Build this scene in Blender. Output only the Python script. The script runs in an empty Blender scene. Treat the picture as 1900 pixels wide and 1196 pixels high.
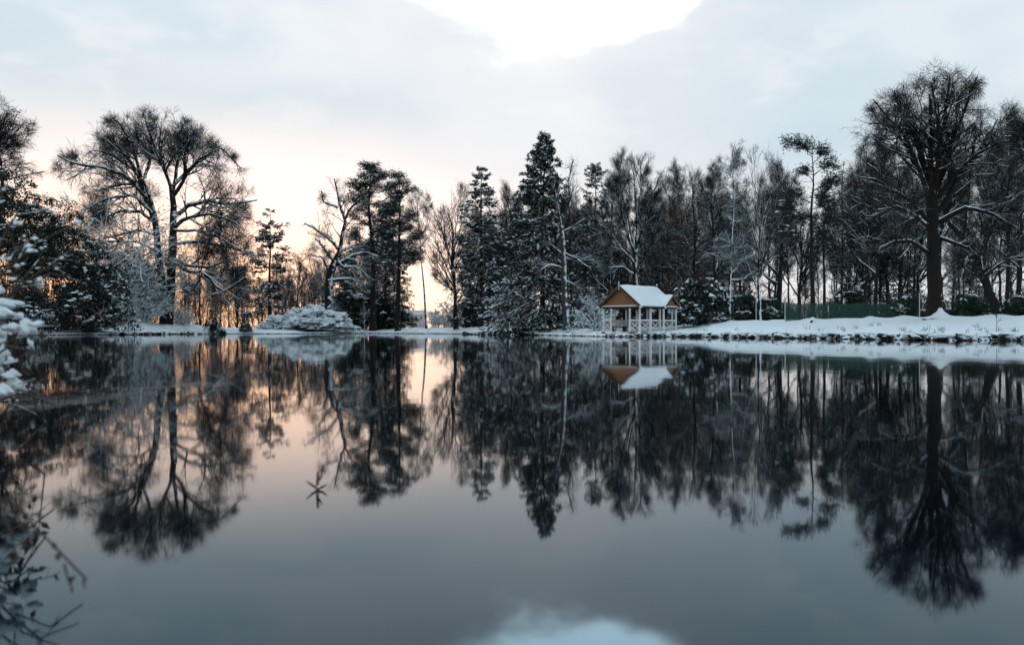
import bpy, bmesh, math, random
import numpy as np
from mathutils import Vector, Matrix

# ------------------------------------------------------------------ camera, sky, sun, exposure
sc = bpy.context.scene
COL = sc.collection
F, CX, HY, CZ = 1847.0, 950.0, 611.5, 0.55      # lens in px of a 1900 px wide picture, centre, horizon row, eye height
cam_d = bpy.data.cameras.new('camera'); cam = bpy.data.objects.new('camera', cam_d); COL.objects.link(cam)
cam.location = (0, 0, CZ); cam.rotation_euler = (math.radians(90), 0, 0)
cam_d.sensor_width = 36.0; cam_d.lens = 36.0 * F / 1900.0
cam_d.shift_y = (HY - 598.0) / 1900.0
cam_d.clip_start = 0.05; cam_d.clip_end = 9000
cam_d.dof.use_dof = True; cam_d.dof.focus_distance = 85.0; cam_d.dof.aperture_fstop = 3.6
sc.camera = cam

SUN_AZ, SUN_EL = math.radians(-37.0), math.radians(4.0)    # low sun just outside the frame, behind thin cloud
GLOW = math.atan((180 - CX) / F)
w = bpy.data.worlds.new('World'); sc.world = w; w.use_nodes = True
nt = w.node_tree; nt.nodes.clear(); N = nt.nodes; LK = nt.links
def nd(t, **kw):
    n = N.new(t)
    for k, v in kw.items(): setattr(n, k, v)
    return n
def put(sock, v):
    if hasattr(v, 'is_output'): LK.new(v, sock)
    else: sock.default_value = v
def mth(op, a, b=None, c=None, clamp=False):
    n = nd('ShaderNodeMath', operation=op, use_clamp=clamp); put(n.inputs[0], a)
    if b is not None: put(n.inputs[1], b)
    if c is not None: put(n.inputs[2], c)
    return n.outputs[0]
def mixc(f, a, b, bt='MIX'):
    n = nd('ShaderNodeMix', data_type='RGBA', blend_type=bt); put(n.inputs[0], f); put(n.inputs[6], a); put(n.inputs[7], b)
    return n.outputs[2]
def sstep(x, a, b):
    n = nd('ShaderNodeMapRange', interpolation_type='SMOOTHSTEP'); put(n.inputs[0], x); put(n.inputs[1], a); put(n.inputs[2], b)
    return n.outputs[0]
def ramp(x, stops):
    n = nd('ShaderNodeValToRGB'); put(n.inputs[0], x); e = n.color_ramp.elements
    while len(e) < len(stops): e.new(0.5)
    for el, (p, c) in zip(e, stops): el.position = p; el.color = (*c, 1)
    return n.outputs[0]
tc = nd('ShaderNodeTexCoord'); sep = nd('ShaderNodeSeparateXYZ'); LK.new(tc.outputs['Generated'], sep.inputs[0])
dx, dy, dz = sep.outputs
az = mth('ARCTAN2', dx, dy)
vm = nd('ShaderNodeVectorMath', operation='MULTIPLY'); LK.new(tc.outputs['Generated'], vm.inputs[0]); vm.inputs[1].default_value = (1.0, 1.0, 2.2)
def wnoise(scale, detail, rough=0.55, dist=0.0):
    n = nd('ShaderNodeTexNoise'); LK.new(vm.outputs[0], n.inputs['Vector'])
    n.inputs['Scale'].default_value = scale; n.inputs['Detail'].default_value = detail; n.inputs['Roughness'].default_value = rough; n.inputs['Distortion'].default_value = dist
    return n.outputs['Fac']
n1 = wnoise(3.4, 2, 0.5); n2 = wnoise(9.0, 3, 0.6)
base = ramp(dz, [(0.0, (.80, .76, .77)), (0.08, (.74, .78, .82)), (0.17, (.675, .765, .82)), (0.28, (.60, .735, .825)), (1.0, (.54, .72, .84))])
# soft cloud masses: brighter, slightly pink veils and darker blue-grey bellies
base = mixc(mth('MULTIPLY', sstep(n1, 0.50, 0.70), 0.75), base, (.84, .88, .92, 1))
base = mixc(mth('MULTIPLY', sstep(n1, 0.50, 0.32), 0.75), base, (.54, .69, .80, 1))
base = mixc(mth('MULTIPLY', sstep(n2, 0.50, 0.72), 0.38), base, (.95, .95, .96, 1))
# glow of the low sun behind the cloud
da = mth('DIVIDE', mth('SUBTRACT', az, GLOW + 0.02), 0.30); de = mth('DIVIDE', mth('SUBTRACT', dz, 0.0), 0.13)
g = mth('EXPONENT', mth('MULTIPLY', mth('ADD', mth('MULTIPLY', da, da), mth('MULTIPLY', de, de)), -1.0))
g = mth('MULTIPLY', g, mth('ADD', mth('MULTIPLY', n1, 0.7), 0.62), clamp=True)
da2 = mth('DIVIDE', mth('SUBTRACT', az, GLOW + 0.18), 0.27)
g2 = mth('EXPONENT', mth('MULTIPLY', mth('MULTIPLY', da2, da2), -1.0))
eln = mth('ADD', dz, mth('MULTIPLY', mth('SUBTRACT', n1, .5), .06))
g2 = mth('MULTIPLY', g2, sstep(eln, .225, .165))
base = mixc(mth('MULTIPLY', g2, 0.95), base, ramp(mth('MULTIPLY', eln, 4.0), [(0.0, (1.8, 1.35, 1.05)), (.34, (1.75, 1.42, 1.22)), (.52, (1.3, 1.12, 1.05)), (.66, (.98, .92, .93)), (1.0, (.80, .83, .87))]))
base = mixc(mth('MULTIPLY', g, .95), base, mixc(sstep(dz, .06, .17), (1.6, .86, .49, 1), (1.42, .94, .77, 1)))
# the break in the cloud, thin bright cloud behind it
ha = mth('DIVIDE', mth('SUBTRACT', az, 0.035), 0.225)
he = mth('DIVIDE', mth('SUBTRACT', dz, 0.462), 0.205)
hn = mth('MULTIPLY', mth('SUBTRACT', n2, 0.5), 0.55)
hr = mth('ADD', mth('SQRT', mth('ADD', mth('MULTIPLY', ha, ha), mth('MULTIPLY', he, he))), hn)
hsoft = sstep(az, .06, -.14)
hole = sstep(hr, 1.14, mth('SUBTRACT', .86, mth('MULTIPLY', hsoft, .4)))
base = mixc(mth('MULTIPLY', sstep(hr, 1.8, 0.95), 0.42), base, (.95, .91, .92, 1))
base = mixc(hole, base, mixc(sstep(mth('ADD', hr, mth('MULTIPLY', mth('SUBTRACT', n1, .5), .8)), 1.06, .80), (.97, .96, .97, 1), (3.1, 3.6, 3.9, 1)))
sky = nd('ShaderNodeTexSky', sky_type='NISHITA', sun_disc=False, sun_elevation=SUN_EL, sun_rotation=SUN_AZ % (2 * math.pi))
bg1 = nd('ShaderNodeBackground'); LK.new(sky.outputs[0], bg1.inputs[0]); bg1.inputs[1].default_value = 0.01
bg2 = nd('ShaderNodeBackground'); LK.new(base, bg2.inputs[0]); bg2.inputs[1].default_value = 1.0
ad = nd('ShaderNodeAddShader'); LK.new(bg1.outputs[0], ad.inputs[0]); LK.new(bg2.outputs[0], ad.inputs[1])
wo = nd('ShaderNodeOutputWorld'); LK.new(ad.outputs[0], wo.inputs[0])

sun_d = bpy.data.lights.new('sun', 'SUN'); sun = bpy.data.objects.new('sun', sun_d); COL.objects.link(sun)
sun_d.energy = 0.5; sun_d.angle = math.radians(10); sun_d.color = (1.0, .72, .50)
sun.rotation_euler = Vector((-math.sin(SUN_AZ) * math.cos(SUN_EL), -math.cos(SUN_AZ) * math.cos(SUN_EL), -math.sin(SUN_EL))).to_track_quat('-Z', 'Y').to_euler()
vs = sc.view_settings; vs.view_transform = 'Standard'; vs.look = 'None'; vs.exposure = 0.0; vs.gamma = 1.0; vs.use_curve_mapping = False
sc.cycles.use_denoising = True; sc.cycles.max_bounces = 4; sc.cycles.diffuse_bounces = 2; sc.cycles.glossy_bounces = 2; sc.cycles.transparent_max_bounces = 12

# ------------------------------------------------------------------ materials
def mat(name):
    global nt, N, LK
    m = bpy.data.materials.new(name); m.use_nodes = True; nt = m.node_tree; N = nt.nodes; LK = nt.links
    N.clear(); o = nd('ShaderNodeOutputMaterial'); b = nd('ShaderNodeBsdfPrincipled'); LK.new(b.outputs[0], o.inputs[0])
    return m, b, o
def tnoise(scale, detail=3, rough=0.5, coord='pos', stretch=None):
    if coord == 'pos': v = nd('ShaderNodeNewGeometry').outputs['Position']
    else: v = nd('ShaderNodeTexCoord').outputs['Object']
    if stretch:
        q = nd('ShaderNodeVectorMath', operation='MULTIPLY'); LK.new(v, q.inputs[0]); q.inputs[1].default_value = stretch; v = q.outputs[0]
    n = nd('ShaderNodeTexNoise'); LK.new(v, n.inputs['Vector']); n.inputs['Scale'].default_value = scale; n.inputs['Detail'].default_value = detail; n.inputs['Roughness'].default_value = rough
    return n.outputs['Fac']
def bump(h, strength, dist, b):
    n = nd('ShaderNodeBump'); n.inputs['Strength'].default_value = strength; n.inputs['Distance'].default_value = dist; LK.new(h, n.inputs['Height']); LK.new(n.outputs[0], b.inputs['Normal'])
SNOWC = (.80, .88, .92, 1)
def snow_mask(lo, gain, scale=2.5, wind=True):
    ge = nd('ShaderNodeNewGeometry'); s = nd('ShaderNodeSeparateXYZ'); LK.new(ge.outputs['Normal'], s.inputs[0])
    v = s.outputs[2]
    if wind:
        dp = nd('ShaderNodeVectorMath', operation='DOT_PRODUCT'); LK.new(ge.outputs['Normal'], dp.inputs[0]); dp.inputs[1].default_value = Vector((.62, -.62, .48)).normalized()
        v = mth('MAXIMUM', v, mth('MULTIPLY', dp.outputs['Value'], .70))
    v = mth('ADD', v, mth('MULTIPLY', mth('SUBTRACT', tnoise(scale, 2, .6), .5), 1.3))
    at = nd('ShaderNodeAttribute', attribute_type='OBJECT', attribute_name='snow')
    th = mth('SUBTRACT', lo, mth('MULTIPLY', at.outputs['Fac'], gain))
    return mth('DIVIDE', mth('SUBTRACT', v, th), .16, clamp=True)
def plain(name, col, rough=.7, var=.25, scale=6, bmp=0, coord='obj', stretch=None, spec=.3):
    m, b, o = mat(name)
    n = tnoise(scale, 5, .6, coord, stretch)
    c = mixc(n, tuple(x * (1 - var) for x in col) + (1,), tuple(min(1, x * (1 + var)) for x in col) + (1,))
    LK.new(c, b.inputs['Base Color']); b.inputs['Roughness'].default_value = rough; b.inputs['Specular IOR Level'].default_value = spec
    if bmp: bump(n, bmp, .03, b)
    return m
def bark_mat(name, c0, c1, lo=1.02, gain=.85, scale=2.2):
    m, b, o = mat(name)
    k = snow_mask(lo, gain, scale)
    n = tnoise(7, 2, .6, 'pos', (1, 1, .35))
    LK.new(mixc(k, mixc(n, (*c0, 1), (*c1, 1)), SNOWC), b.inputs['Base Color'])
    b.inputs['Roughness'].default_value = .85; b.inputs['Specular IOR Level'].default_value = .15
    return m
def leaf_mat(name, c0, c1, lo=1.28, gain=.9, scale=1.1):
    m, b, o = mat(name)
    k = snow_mask(lo, gain, scale, wind=False)
    n = tnoise(1.3, 1, .6)
    LK.new(mixc(k, mixc(n, (*c0, 1), (*c1, 1)), SNOWC), b.inputs['Base Color'])
    b.inputs['Roughness'].default_value = .6; b.inputs['Specular IOR Level'].default_value = .25
    return m
M = {}
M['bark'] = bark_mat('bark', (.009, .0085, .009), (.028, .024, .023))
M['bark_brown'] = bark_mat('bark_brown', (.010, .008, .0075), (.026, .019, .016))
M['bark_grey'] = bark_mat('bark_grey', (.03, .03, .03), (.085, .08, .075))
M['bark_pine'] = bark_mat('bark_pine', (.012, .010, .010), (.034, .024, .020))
def twig_mat(name, c):
    m, b, o = mat(name); ge = nd('ShaderNodeNewGeometry'); q = nd('ShaderNodeSeparateXYZ'); LK.new(ge.outputs['Normal'], q.inputs[0])
    at = nd('ShaderNodeAttribute', attribute_type='OBJECT', attribute_name='snow')
    k = mth('DIVIDE', mth('SUBTRACT', q.outputs[2], mth('SUBTRACT', 1.10, mth('MULTIPLY', at.outputs['Fac'], .6))), .3, clamp=True)
    LK.new(mixc(k, (*c, 1), SNOWC), b.inputs['Base Color']); b.inputs['Roughness'].default_value = .9; b.inputs['Specular IOR Level'].default_value = .1
    return m
TW = {'bark': twig_mat('twig', (.011, .0105, .0115)), 'bark_brown': twig_mat('twig_brown', (.016, .012, .011)), 'bark_grey': twig_mat('twig_grey', (.022, .022, .024))}
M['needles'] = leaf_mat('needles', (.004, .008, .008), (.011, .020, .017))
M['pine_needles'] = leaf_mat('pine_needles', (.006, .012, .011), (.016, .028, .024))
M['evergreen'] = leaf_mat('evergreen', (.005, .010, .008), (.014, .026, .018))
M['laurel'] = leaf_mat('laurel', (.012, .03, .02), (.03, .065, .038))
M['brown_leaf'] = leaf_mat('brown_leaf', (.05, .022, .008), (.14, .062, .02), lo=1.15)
m, b, o = mat('snow')
n = tnoise(1.2, 6, .6); n_f = tnoise(22, 4, .6)
LK.new(mixc(n, (.77, .86, .90, 1), (.85, .92, .95, 1)), b.inputs['Base Color']); b.inputs['Roughness'].default_value = .65; b.inputs['Specular IOR Level'].default_value = .2
bump(mth('ADD', n, mth('MULTIPLY', n_f, .25)), .35, .12, b); M['snow'] = m
# snowy ground: bare wet soil just above the water line and where stalks poke through
m, b, o = mat('snowy_ground')
n = tnoise(.35, 6, .6); n3 = tnoise(2.6, 5, .62)
sp = nd('ShaderNodeSeparateXYZ'); LK.new(nd('ShaderNodeNewGeometry').outputs['Position'], sp.inputs[0])
soil = mth('SUBTRACT', 1.0, sstep(mth('ADD', sp.outputs[2], mth('MULTIPLY', mth('SUBTRACT', n3, .5), .35)), .03, .10))
soil = mth('MAXIMUM', soil, mth('MULTIPLY', sstep(n3, .70, .76), .55))
LK.new(mixc(soil, mixc(n, (.76, .85, .89, 1), (.84, .91, .945, 1)), mixc(n3, (.012, .010, .009, 1), (.05, .04, .032, 1))), b.inputs['Base Color'])
b.inputs['Roughness'].default_value = .7; b.inputs['Specular IOR Level'].default_value = .15
bump(mth('ADD', n, mth('MULTIPLY', n3, .3)), .45, .25, b); M['ground'] = m
# still, dark pond water
m, b, o = mat('pond_water')
N.remove(b); fr = nd('ShaderNodeFresnel'); fr.inputs['IOR'].default_value = 1.235
gl = nd('ShaderNodeBsdfGlossy', distribution='GGX'); gl.inputs['Roughness'].default_value = .030
LK.new(ramp(fr.outputs[0], [(.12, (.66, .88, 1.0)), (.42, (1, 1, 1))]), gl.inputs['Color'])   # bluer sky reflection put into the gloss colour at steeper view angles
df = nd('ShaderNodeBsdfDiffuse'); df.inputs['Color'].default_value = (.002, .004, .006, 1)
r1 = tnoise(.55, 3, .5, 'pos', (1.0, .5, 1)); r2 = tnoise(3.2, 2, .5, 'pos', (1.0, .6, 1)); r3 = tnoise(.11, 3, .5)
class _B: pass
_b = _B(); _b.inputs = {'Normal': gl.inputs['Normal']}
bump(mth('ADD', mth('MULTIPLY', r1, mth('ADD', .4, mth('MULTIPLY', r3, 1.2))), mth('MULTIPLY', r2, .10)), .06, .06, _b)
mx = nd('ShaderNodeMixShader'); LK.new(fr.outputs[0], mx.inputs[0]); LK.new(df.outputs[0], mx.inputs[1]); LK.new(gl.outputs[0], mx.inputs[2]); LK.new(mx.outputs[0], o.inputs[0]); M['water'] = m
m, b, o = mat('thin_ice')
ni = tnoise(2.2, 6, .65); nj = tnoise(1.6, 5, .65, 'pos', (1.2, .6, 1))
LK.new(mixc(ni, (.05, .045, .05, 1), (.20, .18, .19, 1)), b.inputs['Base Color']); b.inputs['Roughness'].default_value = .32; b.inputs['IOR'].default_value = 1.31
tr = nd('ShaderNodeBsdfTransparent'); mx = nd('ShaderNodeMixShader'); put(mx.inputs[0], mth('MULTIPLY', sstep(nj, .42, .68), .34))
LK.new(tr.outputs[0], mx.inputs[1]); LK.new(b.outputs[0], mx.inputs[2]); LK.new(mx.outputs[0], o.inputs[0]); M['ice'] = m
M['stone'] = bark_mat('stone', (.018, .016, .015), (.07, .062, .055), lo=1.0, gain=.6, scale=3.0)
M['post_wood'] = plain('post_wood', (.74, .74, .74), .75, .18, 5, .3, 'obj', (3, 3, .5))
M['rail_wood'] = plain('rail_wood', (.52, .49, .48), .75, .25, 6, .2)
M['gable_wood'] = plain('gable_wood', (.30, .135, .058), .65, .35, 5, .25, 'obj', (4, 4, .4))
M['dark_wood'] = plain('dark_wood', (.055, .030, .020), .7, .3, 6, .2)
M['barge_wood'] = plain('barge_wood', (.10, .05, .028), .7, .3, 6, .2)
M['post_metal'] = plain('post_metal', (.50, .50, .47), .6, .2, 5)
M['dark_post'] = plain('dark_post', (.02, .022, .022), .6, .2, 5)
M['house_wall'] = plain('house_wall', (.62, .50, .47), .8, .12, .6)  # distance haze put into the pale pink colours of the far house
M['house_roof'] = plain('house_roof', (.50, .46, .48), .8, .12, .6)
M['house_glass'] = plain('house_glass', (.12, .11, .12), .2, .2, 1)
M['white_paint'] = plain('white_paint', (.78, .76, .74), .6, .06, 3)
M['bleached_twig'] = bark_mat('bleached_twig', (.025, .018, .014), (.075, .052, .04), lo=.9, gain=.6, scale=14)
M['dead_leaf'] = plain('dead_leaf', (.04, .030, .026), .7, .4, 20)
M['red_stem'] = plain('red_stem', (.16, .05, .035), .6, .3, 30)
m, b, o = mat('netting')
nn = tnoise(5, 4, .6, 'pos', (.4, 1, 2.2)); n4 = tnoise(.8, 3, .5)
LK.new(mixc(n4, (.004, .026, .022, 1), (.010, .055, .044, 1)), b.inputs['Base Color']); b.inputs['Roughness'].default_value = .75
tr = nd('ShaderNodeBsdfTransparent'); mx = nd('ShaderNodeMixShader'); put(mx.inputs[0], mth('ADD', mth('MULTIPLY', nn, .5), .56, clamp=True))
LK.new(tr.outputs[0], mx.inputs[1]); LK.new(b.outputs[0], mx.inputs[2]); LK.new(mx.outputs[0], o.inputs[0]); M['netting'] = m

# ------------------------------------------------------------------ mesh helpers
def mesh(name, V, Fq, material, smooth=True):
    me = bpy.data.meshes.new(name); V = np.asarray(V, np.float32)
    if not isinstance(Fq, list): Fq = [Fq]
    Fq = [np.asarray(f, np.int32) for f in Fq if len(f)]
    loops = np.concatenate([f.ravel() for f in Fq]); tot = np.concatenate([np.full(len(f), f.shape[1], np.int32) for f in Fq])
    st = np.zeros(len(tot), np.int32); st[1:] = np.cumsum(tot)[:-1]
    me.vertices.add(len(V)); me.vertices.foreach_set('co', V.ravel())
    me.loops.add(len(loops)); me.loops.foreach_set('vertex_index', loops)
    me.polygons.add(len(tot)); me.polygons.foreach_set('loop_start', st); me.polygons.foreach_set('loop_total', tot)
    me.polygons.foreach_set('use_smooth', np.full(len(tot), smooth, bool))
    me.update(calc_edges=True); me.materials.append(M[material] if isinstance(material, str) else material)
    return me
def obj(name, me, parent=None, loc=None, **props):
    o = bpy.data.objects.new(name, me); COL.objects.link(o)
    if parent: o.parent = parent
    if loc is not None: o.location = loc
    for k, v in props.items(): o[k] = v
    return o
def thing(name, label, cat, loc=(0, 0, 0), rz=0, group=None):
    o = bpy.data.objects.new(name, None); COL.objects.link(o); o.empty_display_size = .3
    o.location = loc; o.rotation_euler = (0, 0, rz); o['label'] = label; o['category'] = cat
    if group: o['group'] = group
    return o
def kind(o, k, label=None):
    o['kind'] = k
    if label: o['label'] = label
    return o
class MB:                                    # collects pieces into one mesh
    def __init__(s): s.V = []; s.F = {}; s.n = 0
    def add(s, V, Fc):
        V = np.asarray(V, float)
        for f in (Fc if isinstance(Fc, list) else [Fc]):
            f = np.asarray(f, int); s.F.setdefault(f.shape[1], []).append(f + s.n)
        s.V.append(V); s.n += len(V); return s
    def build(s, name, material, smooth=True):
        return mesh(name, np.concatenate(s.V), [np.concatenate(v) for v in s.F.values()], material, smooth)
BOXF = np.array([[0, 1, 3, 2], [4, 6, 7, 5], [0, 4, 5, 1], [2, 3, 7, 6], [0, 2, 6, 4], [1, 5, 7, 3]])
def bar(p, q, wx, wz, up=(0, 0, 1)):         # a box beam from p to q
    p = np.array(p, float); q = np.array(q, float); d = q - p; d /= np.linalg.norm(d); up = np.array(up, float)
    s = np.cross(d, up); ns = np.linalg.norm(s)
    s = np.array([1., 0, 0]) if ns < 1e-4 else s / ns
    u = np.cross(s, d)
    return np.array([e + a * s * wx / 2 + b * u * wz / 2 for e in (p, q) for a in (-1, 1) for b in (-1, 1)]), BOXF
def nrm(v): return v / np.maximum(np.linalg.norm(v, axis=-1, keepdims=True), 1e-9)
def tubes(P, R, k):                          # P (n,m,3) polylines, R (n,m) radii -> verts, quads
    n, m = R.shape
    T = np.empty_like(P); T[:, 1:-1] = P[:, 2:] - P[:, :-2]; T[:, 0] = P[:, 1] - P[:, 0]; T[:, -1] = P[:, -1] - P[:, -2]; T = nrm(T)
    mean = nrm(P[:, -1] - P[:, 0]); ref = np.where(np.abs(mean[:, 2:3]) > .8, np.array([[1., 0, 0]]), np.array([[0, 0, 1.]]))[:, None, :]
    S = nrm(np.cross(T, np.broadcast_to(ref, T.shape))); U = np.cross(S, T)
    a = np.arange(k) * 2 * np.pi / k + np.pi / 2
    V = P[:, :, None, :] + R[:, :, None, None] * (np.cos(a)[:, None] * S[:, :, None, :] + np.sin(a)[:, None] * U[:, :, None, :])
    i = np.arange(n * m * k).reshape(n, m, k); j = np.roll(i, -1, axis=2)
    Fq = np.stack([i[:, :-1], i[:, 1:], j[:, 1:], j[:, :-1]], -1).reshape(-1, 4)
    return V.reshape(-1, 3), Fq
def lerp_poly(P, t):
    m = P.shape[1]; f = np.clip(t, 0, .9999) * (m - 1); i = f.astype(int); fr = (f - i)
    ar = np.arange(len(P)); A = P[ar, i]; B = P[ar, i + 1]
    if P.ndim == 3: return A + (B - A) * fr[:, None], nrm(B - A)
    return A + (B - A) * fr
def grow(rng, P, R, n, t, ang, lenf, m, up=.1, wig=.12, rf=.6, rl=.02, rt=.008, env=None, flat=0.0, smax=1.0):
    par = np.repeat(np.arange(len(P)), n); N_ = len(par); PP = P[par]; RR = R[par]
    tt = rng.uniform(t[0], t[1], N_) if not callable(t) else t(N_)
    pos, tan = lerp_poly(PP, tt); rad = lerp_poly(RR, tt)
    L0 = np.linalg.norm(np.diff(PP, axis=1), axis=2).sum(1)
    v = rng.normal(size=(N_, 3)); v[:, 2] *= (1 - flat)
    perp = nrm(v - (v * tan).sum(1)[:, None] * tan)
    a = np.radians(ang(tt, N_) if callable(ang) else rng.uniform(ang[0], ang[1], N_))[:, None]
    d = nrm(np.cos(a) * tan + np.sin(a) * perp)
    L = lenf(tt, L0, N_); st = (L / (m - 1))[:, None]
    Q = np.empty((N_, m, 3)); Q[:, 0] = pos
    upv = np.zeros((N_, 3)); upv[:, 2] = up
    for i in range(1, m):
        d = nrm(d + upv / (m - 1) * 2 + rng.normal(size=(N_, 3)) * wig)
        Q[:, i] = Q[:, i - 1] + d * st
    if env is not None:
        s = np.full(N_, .22); B = Q[:, :1]
        for c in (.35, .5, .65, .8, .9, 1.0, 1.15, 1.3):
            if c > smax: break
            tip = B[:, 0] + c * (Q[:, -1] - B[:, 0]); s = np.where(env(tip), c, s)
        Q = B + s[:, None, None] * (Q - B); L = L * s
    r0 = np.minimum(rad * rf, np.maximum(L * rl, rt * 1.3))
    Rn = r0[:, None] + (np.minimum(rt, r0)[:, None] - r0[:, None]) * np.linspace(0, 1, m)[None] ** .8
    return Q, Rn
def profile_env(H, prof, cx=0., cy=0., base=0., lean=0.):
    z = np.array([p[0] for p in prof]) * H + base; l = np.array([p[1] for p in prof]); r = np.array([p[2] if len(p) > 2 else p[1] for p in prof])
    def f(p):
        x = p[:, 0] - cx - lean * p[:, 2]; y = p[:, 1] - cy; zz = p[:, 2]
        w_ = np.where(x < 0, np.interp(zz, z, l, left=0, right=0), np.interp(zz, z, r, left=0, right=0)) * (1 + .10 * np.sin(3.1 * zz / H * 6 + 2 * np.arctan2(y, x)))
        return np.hypot(x, y) < w_
    return f
def kites(pos, d, L, W, rng):                # little leaf faces
    n = len(pos); d = nrm(d); s = nrm(np.cross(d, rng.normal(size=(n, 3)))); nn_ = np.cross(s, d)
    L = np.broadcast_to(L, n)[:, None]; W = np.broadcast_to(W, n)[:, None]
    V = np.stack([pos, pos + d * L * .45 + s * W * .5 + nn_ * W * .12, pos + d * L, pos + d * L * .45 - s * W * .5 + nn_ * W * .12], 1)
    return V.reshape(-1, 3), np.arange(n * 4).reshape(n, 4)
def _ico(sub):
    bm = bmesh.new(); bmesh.ops.create_icosphere(bm, subdivisions=sub, radius=1)
    V = np.array([v.co[:] for v in bm.verts]); Fc = np.array([[v.index for v in f.verts] for f in bm.faces]); bm.free(); return V, Fc
ICO = {1: _ico(1), 2: _ico(2), 3: _ico(3)}
def blobs(pos, scale, rng, sub=1, jit=.25, axis=None):
    V0, F0 = ICO[sub]; n = len(pos); k = len(V0)
    scale = np.asarray(scale, float); scale = np.broadcast_to(scale if scale.ndim == 2 else scale[:, None] if scale.ndim == 1 else scale, (n, 3))
    V = V0[None] * (1 + rng.normal(size=(n, k, 1)) * jit) * scale[:, None, :]
    if axis is not None:
        x = nrm(axis); y = nrm(np.cross(np.array([[0, 0, 1.]]), x)); z = np.cross(x, y)
        V = V[..., :1] * x[:, None] + V[..., 1:2] * y[:, None] + V[..., 2:] * z[:, None]
    else:
        a = rng.uniform(0, 6.28, n); c, s = np.cos(a)[:, None], np.sin(a)[:, None]
        V = np.stack([V[..., 0] * c - V[..., 1] * s, V[..., 0] * s + V[..., 1] * c, V[..., 2]], -1)
    V = V + pos[:, None, :]
    return V.reshape(-1, 3), (F0[None] + (np.arange(n) * k)[:, None, None]).reshape(-1, 3)
def copy_tree(o, parent=None):
    c = o.copy(); COL.objects.link(c); c.parent = parent
    for ch in o.children: copy_tree(ch, c)
    return c
def X(px, D): return (px - CX) / F * D
def Zp(py, D): return CZ - (py - HY) / F * D

# ------------------------------------------------------------------ the setting: ground, pond, ice
pix = [(-400, 56), (-200, 68), (-60, 80), (40, 92), (120, 103), (250, 112), (380, 122), (500, 132), (600, 138), (680, 146), (760, 142), (850, 128), (900, 110), (1000, 98), (1090, 84), (1150, 78), (1190, 75.6), (1250, 76), (1300, 73.5), (1400, 67), (1500, 61), (1600, 56.5), (1700, 53), (1800, 51), (1900, 50), (2100, 49), (2400, 47)]
poly = [(X(a, d), d) for a, d in pix]
poly += [(38, 22), (24, 4), (9, -3.5), (0, -2.5), (-2.0, -1.0), (-2.35, 1.5), (-2.75, 4.0), (-3.7, 6.0), (-6.2, 9.0), (-14, 20), (-33, 45)]
pth = np.array([math.atan2(x, y) for x, y in poly]); prr = np.array([math.hypot(x, y) for x, y in poly]); od = np.argsort(pth); pth, prr = pth[od], prr[od]
pth = np.concatenate([pth[-1:] - 2 * np.pi, pth, pth[:1] + 2 * np.pi]); prr = np.concatenate([prr[-1:], prr, prr[:1]])
hp = np.array([(-3.2, .5), (-1.2, .5), (-.52, 1.2), (-.40, 1.35), (-.33, 1.5), (-.28, .8), (-.15, .75), (-.02, .9), (.06, .75), (.10, .62), (.15, .85), (.20, 1.25), (.28, 1.3), (.36, 1.4), (.50, 1.5), (1.2, 1.2), (3.2, .5)])
bk = np.array([(-3.2, .16), (-.6, .2), (-.45, .25), (-.25, .22), (-.12, .28), (.05, .26), (.14, .22), (.2, .36), (.30, .42), (.5, .42), (1.0, .3), (3.2, .16)])
def shore(th):
    wob = (.012 * np.sin(th * 41 + 1) + .008 * np.sin(th * 97 + 2) + .005 * np.sin(th * 211))
    r = np.interp(th, pth, prr); return r * (1 + wob * np.clip((r - 8) / 40, 0, 1))
def gz(x, y):
    x = np.asarray(x, float); y = np.asarray(y, float); th = np.arctan2(x, y); d = np.hypot(x, y) - shore(th)
    b = np.interp(th, bk[:, 0], bk[:, 1]); h = np.interp(th, hp[:, 0], hp[:, 1])
    def ss(t): t = np.clip(t, 0, 1); return t * t * (3 - 2 * t)
    z = b * ss(d / .45) + (h - b) * (ss((d - .3) / 14) * .8 + .2 * ss(d / 5)) + ss(d / 3) * (.05 * np.sin(x * .9 + y * .35) + .04 * np.sin(x * 2.1 - y * 1.3 + 1) + .03 * np.sin(y * 2.7))
    z = z + ss((d - 60) / 400) * -1.5
    return np.where(d < 0, np.maximum(-1.5, d * .8), z)
ths = np.concatenate([np.linspace(-math.pi, -.62, 90)[:-1], np.linspace(-.62, .62, 760), np.linspace(.62, math.pi, 90)[1:]])
offs = np.array([-2, -.8, -.3, 0, .1, .2, .32, .45, .7, 1, 1.5, 2.2, 3, 4, 5.5, 7.5, 10, 13, 16, 20, 26, 34, 46, 64, 90, 130, 200, 320, 600, 1200, 2500, 6000])
Sg = shore(ths)[:, None]; rg = np.concatenate([Sg * .3, Sg * .7, Sg + offs[None]], 1); rg = np.maximum(rg, .05 + .01 * np.arange(rg.shape[1]))
gx = rg * np.sin(ths)[:, None]; gy = rg * np.cos(ths)[:, None]
GV = np.stack([gx, gy, gz(gx, gy)], -1); na, nr = rg.shape; ii = np.arange(na * nr).reshape(na, nr)
GF = np.stack([ii[:-1, :-1], ii[:-1, 1:], ii[1:, 1:], ii[1:, :-1]], -1).reshape(-1, 4)[:, ::-1]
kind(obj('snowy_ground', mesh('snowy_ground', GV.reshape(-1, 3), GF, 'ground')), 'structure', 'snow covered ground and banks around the pond')
wr = np.maximum(shore(ths) + .4, .5); wv = np.stack([wr * np.sin(ths), wr * np.cos(ths), np.zeros_like(wr)], -1)
WV = np.concatenate([[[0, 0, 0]], wv]); wi = np.arange(1, len(ths) + 1)
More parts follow.
